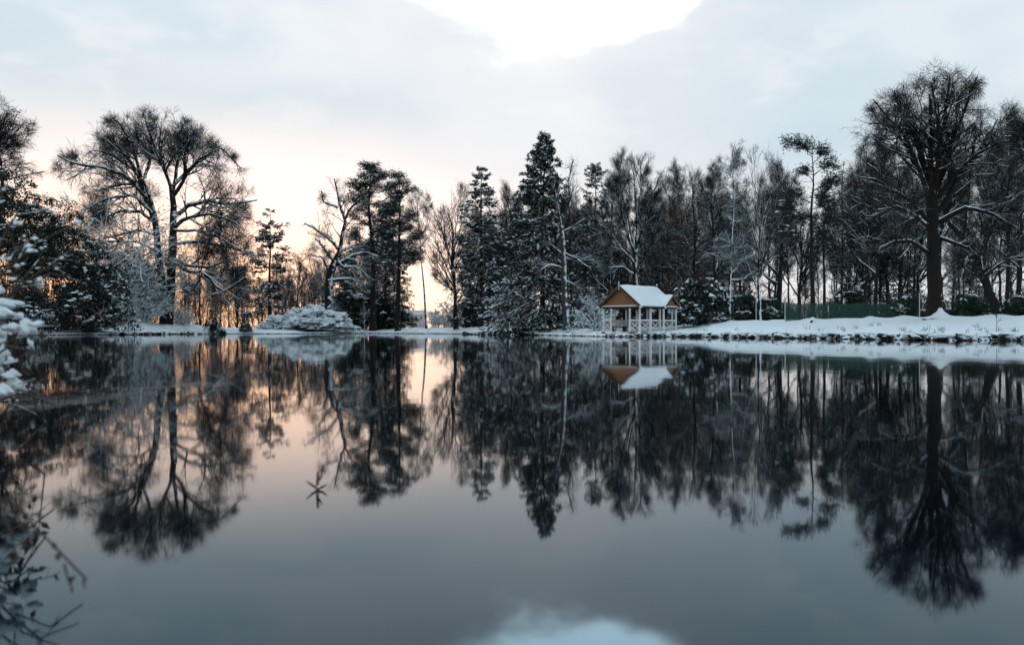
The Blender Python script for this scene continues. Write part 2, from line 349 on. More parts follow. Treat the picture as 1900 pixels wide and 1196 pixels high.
kind(obj('water', mesh('water', WV, np.stack([np.zeros(len(ths), int), np.roll(wi, -1), wi], -1), 'water')), 'structure', 'still dark pond mirroring trees and sky')

rng = np.random.default_rng(11)
def sheet(name, cx_, cy_, rx, ry, z, material, label, seed, thick=0.0, n=46):
    r_ = np.random.default_rng(seed); a = np.linspace(0, 2 * np.pi, n, endpoint=False); ph = r_.uniform(0, 6.28, 6)
    k = 1 + .22 * np.sin(2 * a + ph[0]) + .14 * np.sin(3 * a + ph[1]) + .10 * np.sin(5 * a + ph[2]) + .07 * np.sin(9 * a + ph[3]) + .05 * np.sin(14 * a + ph[4])
    ring = np.stack([cx_ + rx * k * np.cos(a), cy_ + ry * k * np.sin(a), np.full(n, z)], -1); top = ring.copy()
    mid = ring * [1, 1, 0] + (np.array([[cx_, cy_, 0]]) - ring * [1, 1, 0]) * .25; mid[:, 2] = z + thick
    V = np.concatenate([ring, mid, [[cx_, cy_, z + thick * 1.25]]]); i = np.arange(n); j = (i + 1) % n
    return obj(name, mesh(name, V, [np.stack([i, j, j + n, i + n], -1), np.stack([i + n, j + n, np.full(n, 2 * n)], -1)], material), label=label)
kind(sheet('thin_ice', -3.55, 8.5, .85, 1.7, .005, 'ice', 'thin greyish skin of ice spreading from the bank over the dark water', 5), 'structure')

# ------------------------------------------------------------------ gazebo
def gazebo():
    a = math.radians(40); C = np.array([X(1187, 78.0), 78.0]); gl = np.array([-math.cos(a), math.sin(a)]); vl = np.array([math.sin(a), math.cos(a)])
    W_, L_, z0, zE = 3.42, 4.9, .36, 2.30; PR, PV0, PV1 = .34, 3.0, 4.9
    t = thing('gazebo', 'brown wooden gazebo with snowy gabled roof and pale posts at the waterside', 'gazebo', (C[0], C[1], 0))
    def p(u, v, z): q = gl * u + vl * v; return np.array([q[0], q[1], z])
    def b(name, A, B, wx, wz, m_, up=(0, 0, 1), par=None): return obj(name, MB().add(*bar(A, B, wx, wz, up)).build(name, m_, False), par or t)
    # floor with boards
    fl = obj('floor', MB().add(*bar(p(W_ / 2, -.1, z0 - .11), p(W_ / 2, L_ + .1, z0 - .11), W_ + .3, .2)).build('floor', 'dark_wood', False), t)
    for i in range(14):
        v0 = -.1 + i * (L_ + .2) / 14; b('floor_board', p(-.16, v0 + .17, z0 + .008), p(W_ + .16, v0 + .17, z0 + .008), .33, .035, 'rail_wood', par=fl)
    for u, v in [(.2, .1), (W_ - .2, .1), (W_ / 2, .1), (.2, L_ / 2), (.2, L_ - .1), (W_ - .2, L_ - .1)]:
        b('pier', p(u, v, -.6), p(u, v, z0 - .2), .24, .24, 'dark_wood')
    # landing stage towards the water
    ls = b('landing_stage', p(W_ * .28, -.62, z0 - .10), p(W_ * .74, -.62, z0 - .10), 1.05, .08, 'rail_wood')
    obj('snow', MB().add(*bar(p(W_ * .285, -.62, z0 - .03), p(W_ * .735, -.62, z0 - .03), .98, .06)).build('snow', 'snow', False), ls)
    for u in (W_ * .3, W_ * .72): b('pier', p(u, -1.0, -.7), p(u, -1.0, z0 - .15), .14, .14, 'dark_wood', par=ls)
    # posts
    posts = [(0, 0), (.92, 0), (2.70, 0), (W_, 0), (0, 1.55), (0, PV0), (-PR, PV0), (-PR, PV1), (0, L_), (W_, L_), (W_, 1.6), (W_, 3.3), (1.2, L_), (2.4, L_)]
    for i, (u, v) in enumerate(posts):
        r = .085 if (u, v) != (0, 1.55) else .115
        rr = np.array([[r * 1.12, r, r * .93, r]]); P_ = np.array([[p(u, v, z0 + .02), p(u, v, z0 + .75), p(u, v, z0 + 1.5), p(u, v, zE - .06)]])
        po = obj('post', MB().add(*tubes(P_, rr, 10)).build('post', 'post_wood'), t)
        if v == 0 or (u <= 0):   # curved knee braces to the beam
            du = .34 if u < W_ - .1 else -.34
            if v == 0: b('brace', p(u, v, zE - .45), p(u + du, v, zE - .1), .05, .06, 'dark_wood', par=po)
    # beams
    for A, B in [((-.06, 0), (W_ + .06, 0)), ((0, -.06), (0, L_ + .06)), ((W_, -.06), (W_, L_ + .06)), ((-.06, L_), (W_ + .06, L_))]:
        b('beam', p(*A, zE), p(*B, zE), .13, .15, 'dark_wood')
    for A, B in [((-PR, PV0 - .05), (-PR, PV1 + .05)), ((-PR, PV0), (-.07, PV0)), ((-PR, PV1), (-.07, PV1))]:
        b('beam', p(*A, zE - .005), p(*B, zE - .005), .11, .13, 'dark_wood')
    # railings: rails, X braces or balusters
    def rail(A, B, style):
        A = np.array(A, float); B = np.array(B, float); t0, t1 = z0 + .92, z0 + .14
        pt = lambda f, z: p(*(A + (B - A) * f), z)
        root = obj('railing', MB().add(*bar(pt(.0, t0), pt(1, t0), .08, .06)).build('railing', 'post_wood', False), t); b('lower_rail', pt(0, t1), pt(1, t1), .06, .06, 'rail_wood', par=root)
        obj('snow', MB().add(*bar(pt(.04, t0 + .055), pt(.96, t0 + .055), .09, .05)).build('snow', 'snow', False), root)
        if style == 'x':
            b('diagonal', pt(.02, t1 + .03), pt(.98, t0 - .03), .05, .05, 'post_wood', par=root); b('diagonal', pt(.02, t0 - .03), pt(.98, t1 + .03), .045, .05, 'post_wood', par=root)
            b('diagonal', pt(.5, t1 + .03), pt(.98, (t0 + t1) / 2), .04, .04, 'post_wood', par=root); b('diagonal', pt(.5, t1 + .03), pt(.02, (t0 + t1) / 2), .035, .04, 'post_wood', par=root)
        else:
            n_ = int(np.linalg.norm((B - A)) / .14)
            for i in range(1, n_): b('baluster', pt(i / n_, t1), pt(i / n_, t0), .04, .04, 'post_wood', par=root)
    for A, B, s in [((0, 0), (.92, 0), 'x'), ((2.70, 0), (W_, 0), 'x'), ((0, 0), (0, 1.55), 'x'), ((0, 1.55), (0, PV0), 'x'), ((-PR, PV0), (-PR, PV1), 'x'), ((W_, 0), (W_, 1.6), 'x'), ((W_, 1.6), (W_, 3.3), 'bal'), ((W_, 3.3), (W_, L_), 'bal'), ((0, L_), (1.2, L_), 'bal'), ((1.2, L_), (2.4, L_), 'bal'), ((2.4, L_), (W_, L_), 'bal')]:
        rail(A, B, s)
    # roof
    OV, OG, TP = .34, .36, .80; zr = zE + .05; um = W_ / 2; zR = zr + (um + OV) * TP
    def slab(name, pts, th, m_, par=t, off=0.0, sub=False):
        pts = [np.array(q) for q in pts]; n_ = np.cross(pts[1] - pts[0], pts[-1] - pts[0]); n_ /= np.linalg.norm(n_)
        if n_[2] < 0: n_ = -n_
        V = np.array([q + n_ * off for q in pts] + [q + n_ * (off + th) for q in pts]); k = len(pts)
        Fc = [np.array([list(range(k))[::-1], list(range(k, 2 * k))]), np.array([[i, (i + 1) % k, (i + 1) % k + k, i + k] for i in range(k)])]
        bm_ = MB().add(V, Fc); return obj(name, bm_.build(name, m_, False), par)
    rf = thing_part = slab('roof', [p(-OV, -OG, zr), p(-OV, L_ + OG, zr), p(um, L_ + OG, zR), p(um, -OG, zR)], .06, 'dark_wood')
    rb = slab('roof', [p(W_ + OV, -OG, zr), p(um, -OG, zR), p(um, L_ + OG, zR), p(W_ + OV, L_ + OG, zr)], .06, 'dark_wood')
    def snowsheet(par, A, B, Cc, Dd, th):     # lumpy snow layer over a roof slope: A,B along the eave, C,D along the ridge
        nu, nv = 26, 14; r_ = np.random.default_rng(int(abs(A[0] * 100)) + 3)
        g_ = np.array([[(A + (B - A) * i / (nu - 1)) * (1 - j / (nv - 1)) + (Dd + (Cc - Dd) * i / (nu - 1)) * (j / (nv - 1)) for j in range(nv)] for i in range(nu)])
        n_ = np.cross(B - A, Dd - A); n_ /= np.linalg.norm(n_); n_ = n_ if n_[2] > 0 else -n_
        i_, j_ = np.meshgrid(np.arange(nu), np.arange(nv), indexing='ij'); edge = np.minimum.reduce([i_, nu - 1 - i_, j_ + 1]).clip(0, 2) / 2.0
        hh = .062 + th * (.35 + .65 * edge) * (1 + .12 * np.sin(i_ * .9) * np.cos(j_ * .7)) + r_.normal(size=(nu, nv)) * .004
        top = g_ + n_ * hh[..., None]; bot = g_ + n_ * .0625
        V = np.concatenate([top.reshape(-1, 3), bot.reshape(-1, 3)]); I = np.arange(nu * nv).reshape(nu, nv); o_ = nu * nv
        Fc = [np.stack([I[:-1, :-1], I[1:, :-1], I[1:, 1:], I[:-1, 1:]], -1).reshape(-1, 4)]
        for e in (I[0], I[-1], I[:, 0], I[:, -1]): Fc.append(np.stack([e[:-1], e[1:], e[1:] + o_, e[:-1] + o_], -1))
        obj('snow', mesh('snow', V, np.concatenate(Fc), 'snow'), par)
    snowsheet(rf, p(-OV - .03, -OG, zr - .02), p(-OV - .03, L_ + OG, zr - .02), p(um, L_ + OG, zR), p(um, -OG, zR), .12)
    snowsheet(rb, p(W_ + OV + .03, -OG, zr - .02), p(W_ + OV + .03, L_ + OG, zr - .02), p(um, L_ + OG, zR), p(um, -OG, zR), .12)
    # porch gable roof
    pm = (PV0 + PV1) / 2; po_ = .22; zP = zr + ((PV1 - PV0) / 2 + po_) * TP; ue = -PR - .30
    ub = lambda z: (z - zr) / TP - OV       # where the main slope has height z
    for sgn, ve in ((-1, PV0 - po_), (1, PV1 + po_)):
        A = p(ue, ve, zr); B = p(-OV + .02, ve, zr + .02); Cc = p(ub(zP) + .12, pm, zP); Dd = p(ue, pm, zP)
        s_ = slab('porch_roof', [A, B, Cc, Dd], .05, 'dark_wood'); snowsheet(s_, A - np.array([0, 0, .02]), B, Cc, Dd, .085)
        bg_ = b('bargeboard', p(ue - .012, ve, zr - .03), p(ue - .012, pm, zP - .03), .03, .15, 'barge_wood')
        obj('snow', MB().add(*blobs(np.array([p(ue - .02, ve - sgn * .03, zr - .02)]), np.array([[.10, .10, .08]]), rng, 2, .06)).build('snow', 'snow'), bg_)
    # gable cladding: vertical boards
    def gable(u0, u1, fn, zb, apex, name='gable_board', nb=14):
        um_ = (u0 + u1) / 2
        for i in range(nb):
            a0 = u0 + (u1 - u0) * i / nb + .006; a1 = u0 + (u1 - u0) * (i + 1) / nb - .006
            h = lambda u: zb + (apex - zb) * (1 - abs(u - um_) / ((u1 - u0) / 2))
            prf = [(a0, zb), (a1, zb), (a1, h(a1))] + ([(um_, apex)] if a0 < um_ < a1 else []) + [(a0, h(a0))]
            dp = .03 + .006 * (i % 3); V = np.array([fn(u, z, 0) for u, z in prf] + [fn(u, z, dp) for u, z in prf]); k = len(prf)
            Fc = [np.array([list(range(k)), list(range(k, 2 * k))[::-1]]), np.array([[q, (q + 1) % k, (q + 1) % k + k, q + k] for q in range(k)])]
            obj(name, MB().add(V, Fc).build(name, 'gable_wood', False), t)
    gable(-.12, W_ + .12, lambda u, z, d: p(u, -.06 - d, z), zE + .09, zR - .16)
    gable(-.12, W_ + .12, lambda u, z, d: p(u, L_ + .06 + d, z), zE + .09, zR - .16)
    gable(PV0 - .06, PV1 + .06, lambda v, z, d: p(-PR - .05 - d, v, z), zE + .08, zP - .10, nb=8)
    # ledge of snow along the foot of each gable
    for A, B in [(p(.0, -.16, zE + .11), p(W_, -.16, zE + .11)), (p(-PR - .15, PV0, zE + .10), p(-PR - .15, PV1, zE + .10))]:
        lg = b('gable_ledge', A, B, .14, .05, 'post_wood'); obj('snow', MB().add(*bar(A + [0, 0, .045], B + [0, 0, .045], .13, .05)).build('snow', 'snow', False), lg)
    for v in (-OG - .02, L_ + OG + .02):
        for s_ in (-1, 1):
            bb = b('bargeboard', p(um + s_ * (um + OV), v, zr - .02), p(um, v, zR - .02), .035, .20, 'barge_wood')
            obj('snow', MB().add(*blobs(np.array([p(um + s_ * (um + OV - .02), v, zr - .02)]), np.array([[.13, .13, .10]]), rng, 2, .06)).build('snow', 'snow'), bb)
        fi = b('finial', p(um, v, zR - .3), p(um, v, zR + .30), .07, .07, 'post_wood', (0, 1, 0)); obj('snow', MB().add(*blobs(np.array([p(um, v, zR + .31)]), np.array([[.05, .05, .07]]), rng, 2, .06)).build('snow', 'snow'), fi)
    b('ridge_board', p(um, -OG, zR + .12), p(um, L_ + OG, zR + .12), .06, .10, 'dark_wood')
    # bench inside
    bn = b('bench', p(W_ - .4, .4, z0 + .45), p(W_ - .4, L_ - .4, z0 + .45), .4, .05, 'dark_wood')
    for v in (.6, 2.4, 4.2): b('leg', p(W_ - .4, v, z0 + .02), p(W_ - .4, v, z0 + .42), .3, .06, 'dark_wood', par=bn)
gazebo()

# ------------------------------------------------------------------ tree builders (each returns a list of (part, mesh))
def snowcap(P, R, rng, amount, add=.012):
    T = nrm(np.gradient(P, axis=1)); hz = np.sqrt(np.clip(1 - T[..., 2] ** 2, 0, 1)); k = np.clip((hz - .35) / .5, 0, 1) * amount
    k = k * (rng.uniform(size=R.shape) < .9)
    Q = P + np.array([0, 0, 1.]) * (R * .62)[..., None]
    return tubes(Q, np.maximum(R * .78 * k + add * k, .0006), 5)
def resample(pts, m):
    pts = np.asarray(pts, float); d = np.r_[0, np.cumsum(np.linalg.norm(np.diff(pts[:, :3], axis=0), axis=1))]; d /= d[-1]; t = np.linspace(0, 1, m)
    return np.stack([np.interp(t, d, pts[:, i]) for i in range(pts.shape[1])], -1)
def finish(rng, trunkP, trunkR, L1, env, bark, n=(10, 8, 5), up=(.12, .05, .0), ang=((30, 65), (25, 60), (20, 55)), lens=((.30, .5), (.3, .5), (.35, .75)), tw=.0095, capamt=1.0, wig=.13, flat=0., t2=(.2, 1), extra=None):
    P1, R1 = L1
    P2, R2 = grow(rng, P1, R1, n[0], t2, ang[0], lambda t, L, k: L * rng.uniform(*lens[0], k) * (1.3 - .8 * t), 6, up[0], wig, .62, .022, tw, env, flat)
    P3, R3 = grow(rng, P2, R2, n[1], (.12, 1), ang[1], lambda t, L, k: np.maximum(L * rng.uniform(*lens[1], k) * (1.25 - .6 * t), .4), 4, up[1], wig, .7, .02, tw * .9, None, flat)
    P4, R4 = grow(rng, P3, R3, n[2], (.1, 1), ang[2], lambda t, L, k: rng.uniform(*lens[2], k), 2, up[2], wig * 1.2, .8, .02, tw * .7, None, flat)
    out = [('trunk', MB().add(*tubes(trunkP, trunkR, 10)).build('trunk', bark))]
    out.append(('limbs', MB().add(*tubes(P1, R1, 7)).add(*tubes(P2, R2, 5)).build('limbs', bark)))
    out.append(('crown', MB().add(*tubes(P3, R3, 3)).add(*tubes(P4, R4, 3)).build('crown', TW[bark])))
    if capamt > 0:
        sn = MB().add(*snowcap(P1, R1, rng, capamt)); big = R2[:, 0] > .02
        if big.any(): sn.add(*snowcap(P2[big], R2[big], rng, capamt))
        out.append(('snow', sn.build('snow', 'snow')))
    return out
def trunk_line(rng, H, r, top=.92, wob=.012, lean=(0, 0), m=14, flare=1.5):
    z = np.linspace(-.3, H * top, m); wx = np.cumsum(rng.normal(size=m)) * H * wob; wy = np.cumsum(rng.normal(size=m)) * H * wob
    f = np.clip(z / H, 0, 1); P = np.stack([(wx - wx[0]) * f ** .5 + lean[0] * H * f ** 1.2, (wy - wy[0]) * f ** .5 + lean[1] * H * f, z], -1)[None]
    R_ = (r * (1 - f * .93) * (1 + (flare - 1) * np.exp(-z.clip(0) / (r * 2.2))))[None]
    return P, np.maximum(R_, .02)
def decid(seed, H, prof, r=.28, n1=16, t0=.3, a1=(62, 22), top=.92, bark='bark', lean=(0, 0), up1=.22, wob=.010, wig1=.10, t1=.97, **kw):
    rng = np.random.default_rng(seed); env = profile_env(H, prof, lean=lean[0])
    TP, TR = trunk_line(rng, H, r, top, wob, lean)
    tf = lambda k: np.sort(rng.uniform(0, 1, k)) * (t1 - t0) + t0
    P1, R1 = grow(rng, TP, TR, n1, tf, lambda t, k: a1[0] + (a1[1] - a1[0]) * (t - t0) / (t1 - t0) + rng.normal(size=k) * 7, lambda t, L, k: np.full(k, .55 * H), 10, up1, wig1, .62, .03, .02, env, .0, 1.3)
    P1 = np.concatenate([P1, resample(TP[0], 10)[None]]); R1 = np.concatenate([R1, np.interp(np.linspace(0, 1, 10), np.linspace(0, 1, TR.shape[1]), TR[0])[None] * .98])
    # growth on the trunk itself starts above the clear bole
    P1[-1] = resample(TP[0][int(len(TP[0]) * t0):], 10); R1[-1] = np.interp(np.linspace(t0, 1, 10), np.linspace(0, 1, TR.shape[1]), TR[0]) * .9
    return finish(rng, TP, TR, (P1, R1), env, bark, **kw)
def hero(seed, limbs, env, bark, ntrunk, rt=.03, depth=.6, **kw):   # limbs given as polylines (x, y, z, radius) in metres
    rng = np.random.default_rng(seed); T_ = []; TRr = []; P1 = []; R1 = []
    for i, L in enumerate(limbs):
        q = resample(L, 14 if i < ntrunk else 10); s = np.linalg.norm(np.diff(q[:, :3], axis=0), axis=1).sum()
        jit = np.cumsum(rng.normal(size=(len(q), 3)), 0) * s * (.003 if i < ntrunk else .008); jit -= jit[:1]; q[:, :3] += jit
        if i < ntrunk: T_.append(q[:, :3]); TRr.append(q[:, 3])
        else: P1.append(q[:, :3]); R1.append(q[:, 3])
    P1 = np.array(P1); R1 = np.array(R1); T_ = np.array(T_); TRr = np.array(TRr)
    # side limbs between the traced ones
    E, ER = grow(rng, P1, R1, 3, (.25, .85), (25, 60), lambda t, L, k: L * rng.uniform(.35, .6, k), 10, .15, .12, .6, .022, .014, env)
    return finish(rng, T_, TRr, (np.concatenate([P1, E]), np.concatenate([R1, ER])), env, bark, **kw)
def conifer(seed, H, prof, r=.25, nb=120, t0=.06, droop=-.22, nl=11, bl=(.30, .55), bw=.13, leaf='needles', bark='bark_pine', per=7, snowy=.35, upturn=.12, blen=(.3, .45), lean=(0, 0), irregular=.22, sz=.16):
    rng = np.random.default_rng(seed); TP, TR = trunk_line(rng, H, r, .995, .003, lean, 14, 1.35)
    z = np.array([p[0] for p in prof]) * H; w0 = np.array([p[1] for p in prof]); w1 = np.array([p[2] if len(p) > 2 else p[1] for p in prof])
    t = np.sort(rng.uniform(0, 1, nb) ** .9) * (.985 - t0) + t0; az_ = np.arange(nb) * 2.39996 + rng.normal(size=nb) * .35
    tt = (t * H + .3) / (H * .995 + .3); pos, _ = lerp_poly(np.repeat(TP, nb, 0), tt)
    ca = np.cos(az_); rad = np.where(ca < 0, np.interp(t * H, z, w0), np.interp(t * H, z, w1)) * (1 + rng.normal(size=nb) * irregular).clip(.35, 1.35)
    d = np.stack([np.cos(az_), np.sin(az_), np.zeros(nb)], -1); m = 7; P = np.empty((nb, m, 3)); s = np.linspace(0, 1, m)
    el = (.55 * (t - .55)).clip(-.1, .4) + rng.normal(size=nb) * .06
    for i in range(m):
        P[:, i] = pos + d * (rad * s[i])[:, None]; P[:, i, 2] += rad * (s[i] * el + droop * s[i] ** 1.5 * (1.1 - t * .6) + upturn * s[i] ** 4)
    P += np.cumsum(rng.normal(size=P.shape) * .02, 1) * rad[:, None, None] * .6
    R0 = (.010 + rad * .012)[:, None] * (1 - .8 * s)[None]
    P2, R2 = grow(rng, P, R0, nl, (.22, 1), (35, 62), lambda q, L, k: L * rng.uniform(*blen, k) * (1.2 - .75 * q), 4, -.10, .08, .6, .012, .006, None, .75)
    cr = MB().add(*tubes(P, R0, 5)).add(*tubes(P2, R2, 3))
    # needle sprays
    def sprays(Q, k, a=.05):
        par = np.repeat(np.arange(len(Q)), k); q = rng.uniform(a, 1, len(par)); ps, tn = lerp_poly(Q[par], q)
        dd = nrm(tn * .8 + rng.normal(size=tn.shape) * [.55, .55, .30] + np.array([0, 0, -.18]))
        return ps + rng.normal(size=ps.shape) * .04, dd
    lf = MB()
    for Q, k in ((P2, per), (P, per * 2)):
        ps, dd = sprays(Q, k, .05 if Q is P2 else .25); n_ = len(ps); kz = np.interp(ps[:, 2] / H, [0, .75, 1], [1, .85, .45]); lf.add(*kites(ps, dd, rng.uniform(*bl, n_) * kz, bw * kz * rng.uniform(.7, 1.3, n_), rng))
    out = [('trunk', MB().add(*tubes(TP, TR, 9)).build('trunk', bark)), ('branches', cr.build('branches', bark)), ('crown', lf.build('crown', leaf, False))]
    if snowy > 0:   # snow lying on the boughs
        par = rng.choice(len(P2), int(len(P2) * snowy)); q = rng.uniform(.3, 1, len(par)); ps, tn = lerp_poly(P2[par], q); n_ = len(ps)
        out.append(('snow', MB().add(*blobs(ps + [0, 0, .05], np.stack([rng.uniform(.8, 2.4, n_) * sz, rng.uniform(.5, 1.1, n_) * sz, rng.uniform(.25, .5, n_) * sz], -1), rng, 1, .2, tn)).build('snow', 'snow')))
    return out
def pine(seed, H, pads, r=.25, bark='bark_pine', leaf='pine_needles', lean=(0, 0), snowy=.25, spread=1.0, dead=10):
    """pads: (height fraction, side offset m, depth offset m, pad radius m)"""
    rng = np.random.default_rng(seed); TP, TR = trunk_line(rng, H, r, .985, .006, lean, 14, 1.3); LP = []; LR = []; lf = MB(); snp = []; sns = []
    tw = []
    for (h, ox, oy, pr) in pads:
        c, _ = lerp_poly(TP, np.array([(h * H * .94 + .3) / (H * .985 + .3)])); c = c[0]; tip = np.array([c[0] + ox, c[1] + oy, h * H + .12 * abs(ox)])
        mid = c + (tip - c) * .5 + rng.normal(size=3) * .12 + [0, 0, -.05 * abs(ox)]
        LP.append(resample(np.array([c, mid, tip]), 6)); LR.append(np.linspace(.02 + .022 * math.hypot(ox, oy), .015, 6))
        # branchlets inside the pad carrying tufts
        n_ = int(26 * pr ** 1.3) + 9; a = rng.uniform(0, 6.28, n_); rr = pr * np.sqrt(rng.uniform(0, 1, n_)); e = np.stack([tip[0] + rr * np.cos(a), tip[1] + rr * np.sin(a), tip[2] + rng.normal(size=n_) * pr * .30 + .25 * pr * (1 - rr / pr) + .16 * (rr * np.cos(a)) * np.sign(ox) * rng.uniform(-1.5, .8)], -1)
        b0 = c + (tip - c) * rng.uniform(.55, 1, n_)[:, None]
        tw.append(np.stack([b0, (b0 + e) / 2 + rng.normal(size=e.shape) * .08, e], 1))
        k = 20; ps = np.repeat(e, k, 0) + rng.normal(size=(n_ * k, 3)) * [.22, .22, .15]; lf.add(*kites(ps, rng.normal(size=ps.shape) * [1, 1, .55] + [0, 0, .25], rng.uniform(.16, .36, len(ps)), .075, rng))
        sel = rng.uniform(size=n_) < snowy; snp.append(e[sel] + [0, 0, .08]); q = sel.sum(); sns.append(np.stack([rng.uniform(.14, .34, q), rng.uniform(.1, .22, q), rng.uniform(.04, .09, q)], -1))
    LP = np.array(LP); LR = np.array(LR); tw = np.concatenate(tw); cr = MB().add(*tubes(LP, LR, 6)).add(*tubes(tw, np.tile([[.02, .014, .008]], (len(tw), 1)), 3))
    D1, DR1 = grow(rng, TP, TR, dead, (.25, .8), (60, 95), lambda t, L, k: rng.uniform(.6, 2.2, k), 6, .0, .14, .3, .015, .008)
    D2, DR2 = grow(rng, D1, DR1, 5, (.3, 1), (30, 60), lambda t, L, k: L * rng.uniform(.25, .5, k), 4, -.05, .15, .7, .015, .006)
    cr.add(*tubes(D1, DR1, 5)).add(*tubes(D2, DR2, 3))
    out = [('trunk', MB().add(*tubes(TP, TR, 9)).build('trunk', bark)), ('branches', cr.build('branches', bark)), ('crown', lf.build('crown', leaf, False))]
    sp_ = np.concatenate(snp)
    if len(sp_): out.append(('snow', MB().add(*blobs(sp_, np.concatenate(sns), rng, 1, .22)).build('snow', 'snow')))
    return out
def bush(seed, rx, ry, h, lumps=60, leaves=90, ll=(.14, .28), lw=.10, leaf='evergreen', snowy=.3, sz=.2, twigs=120, bark='bark', heavy=False, trunk=False):
    """dense evergreen shrub: dome of leaf clumps, snow lying on the upper clumps"""
    rng = np.random.default_rng(seed); u = rng.uniform(0, 1, lumps); a = rng.uniform(0, 6.28, lumps); el = np.arccos(1 - u * .98); k = rng.uniform(.55, 1.0, lumps) ** .6
    k = k * (1 + .22 * np.sin(3 * a + seed) * np.sin(el) + .16 * np.sin(5 * a + 4 * el + seed * 2)); c = np.stack([np.cos(a) * np.sin(el) * rx * k, np.sin(a) * np.sin(el) * ry * k, np.cos(el) * h * np.minimum(k, 1.05) * .92 + .1], -1); cs = rng.uniform(.18, .36, lumps) * min(rx, h) ** .75
    lf = MB(); par = np.repeat(np.arange(lumps), leaves); v = nrm(rng.normal(size=(len(par), 3))); v[:, 2] = np.abs(v[:, 2]) * .9 - .25
    ps = c[par] + v * (cs[par] * rng.uniform(.6, 1.12, len(par)))[:, None]; ps[:, 2] = np.maximum(ps[:, 2], .03)
    lf.add(*kites(ps, v * .7 + rng.normal(size=v.shape) * .6 + [0, 0, -.1], rng.uniform(*ll, len(ps)), lw * rng.uniform(.7, 1.3, len(ps)), rng))
    st = np.zeros((twigs, 3)); q = c[rng.integers(0, lumps, twigs)] + rng.normal(size=(twigs, 3)) * .15; st[:, :2] = q[:, :2] * .15; md = (st + q) / 2 + rng.normal(size=q.shape) * .15 * h; md[:, 2] = np.maximum(md[:, 2], .1)
    out = [('stems', MB().add(*tubes(np.stack([st, md, q], 1), np.tile([[.035, .02, .008]], (twigs, 1)), 4)).build('stems', bark)), ('crown', lf.build('crown', leaf, False))]
    if snowy > 0:
        ns = int(lumps * (18 if heavy else 9)); par = rng.integers(0, lumps, ns); v = nrm(rng.normal(size=(ns, 3))); v[:, 2] = np.abs(v[:, 2]) + .25; v = nrm(v)
        ps = c[par] + v * (cs[par] * 1.02)[:, None]; g_ = np.sin(ps[:, 0] * 2.1 + seed) + np.sin(ps[:, 1] * 2.7) + np.sin(ps[:, 2] * 3.1 + ps[:, 0]) + rng.normal(size=ns) * .5
        sel = g_ > np.quantile(g_, 1 - snowy); ps = ps[sel]; n_ = len(ps)
        out.append(('snow', MB().add(*blobs(ps, np.stack([rng.uniform(.5, 1.5, n_) * sz, rng.uniform(.5, 1.1, n_) * sz, rng.uniform(.25, .55, n_) * sz], -1), rng, 1, .25)).build('snow', 'snow')))
    return out
def twiggy(seed, rx, h, stems=26, n=(9, 7), bark='bark_grey', tw=.009, arch=-.12, capamt=1.0, blobn=0, ang=(10, 55)):
    """bare shrub of arching stems"""
    rng = np.random.default_rng(seed); a = rng.uniform(0, 6.28, stems); el = np.radians(rng.uniform(*ang, stems)); d = np.stack([np.cos(a) * np.sin(el), np.sin(a) * np.sin(el), np.cos(el)], -1)
    m = 7; P = np.empty((stems, m, 3)); P[:, 0] = np.stack([np.cos(a), np.sin(a), np.zeros(stems)], -1) * rng.uniform(0, .25 * rx, stems)[:, None]; L = rng.uniform(.7, 1.1, stems) * math.hypot(h, rx * .7)
    for i in range(1, m): d = nrm(d + np.array([0, 0, arch]) + rng.normal(size=d.shape) * .10); P[:, i] = P[:, i - 1] + d * (L / (m - 1))[:, None]
    P[..., 2] = np.where(P[..., 2] > h, h + (P[..., 2] - h) * .2, np.maximum(P[..., 2], -.1)); R_ = np.linspace(.03, .01, m)[None] * rng.uniform(.7, 1.4, (stems, 1))
    P2, R2 = grow(rng, P, R_, n[0], (.2, 1), (25, 65), lambda t, L, k: L * rng.uniform(.2, .4, k), 5, -.02, .16, .7, .014, tw)
    P3, R3 = grow(rng, P2, R2, n[1], (.15, 1), (25, 60), lambda t, L, k: np.maximum(L * rng.uniform(.3, .55, k), .2), 3, 0, .18, .8, .014, tw * .8)
    out = [('stems', MB().add(*tubes(P, R_, 6)).build('stems', bark)), ('crown', MB().add(*tubes(P2, R2, 4)).add(*tubes(P3, R3, 3)).build('crown', TW[bark]))]
    sn = MB().add(*snowcap(P, R_, rng, capamt)).add(*snowcap(P2, R2, rng, capamt))
    if blobn:
        ix = rng.integers(0, len(P3), blobn); ps = P3[ix, 2]; n_ = blobn; sn.add(*blobs(ps + [0, 0, .03], np.stack([rng.uniform(.06, .22, n_), rng.uniform(.06, .16, n_), rng.uniform(.03, .07, n_)], -1), rng, 1, .25))
    out.append(('snow', sn.build('snow', 'snow'))); return out
def plant(parts, name, label, px, D, H0=None, top=None, sx=1.0, rz=0.0, cat='tree', snow=.5, group=None, dz=0.0, y0=None):
    """set a built plant down on the ground at picture column px and distance D; scaled so that its top meets row `top`"""
    x, y = X(px, D), D; z = float(gz(x, y)) + dz; s = 1.0
    if top is not None: s = (Zp(top, D) - z) / H0
    t = thing(name, label, cat, (x, y, z - .03), rz, group); t.scale = (s * sx, s * sx, s)
    for pn, me in parts:
        q = obj(pn, me, t, snow=snow * (.62 if pn == 'trunk' and snow < .6 else 1.0))
        if pn in ('snow', 'leaves'): q['kind'] = 'stuff'
    return t
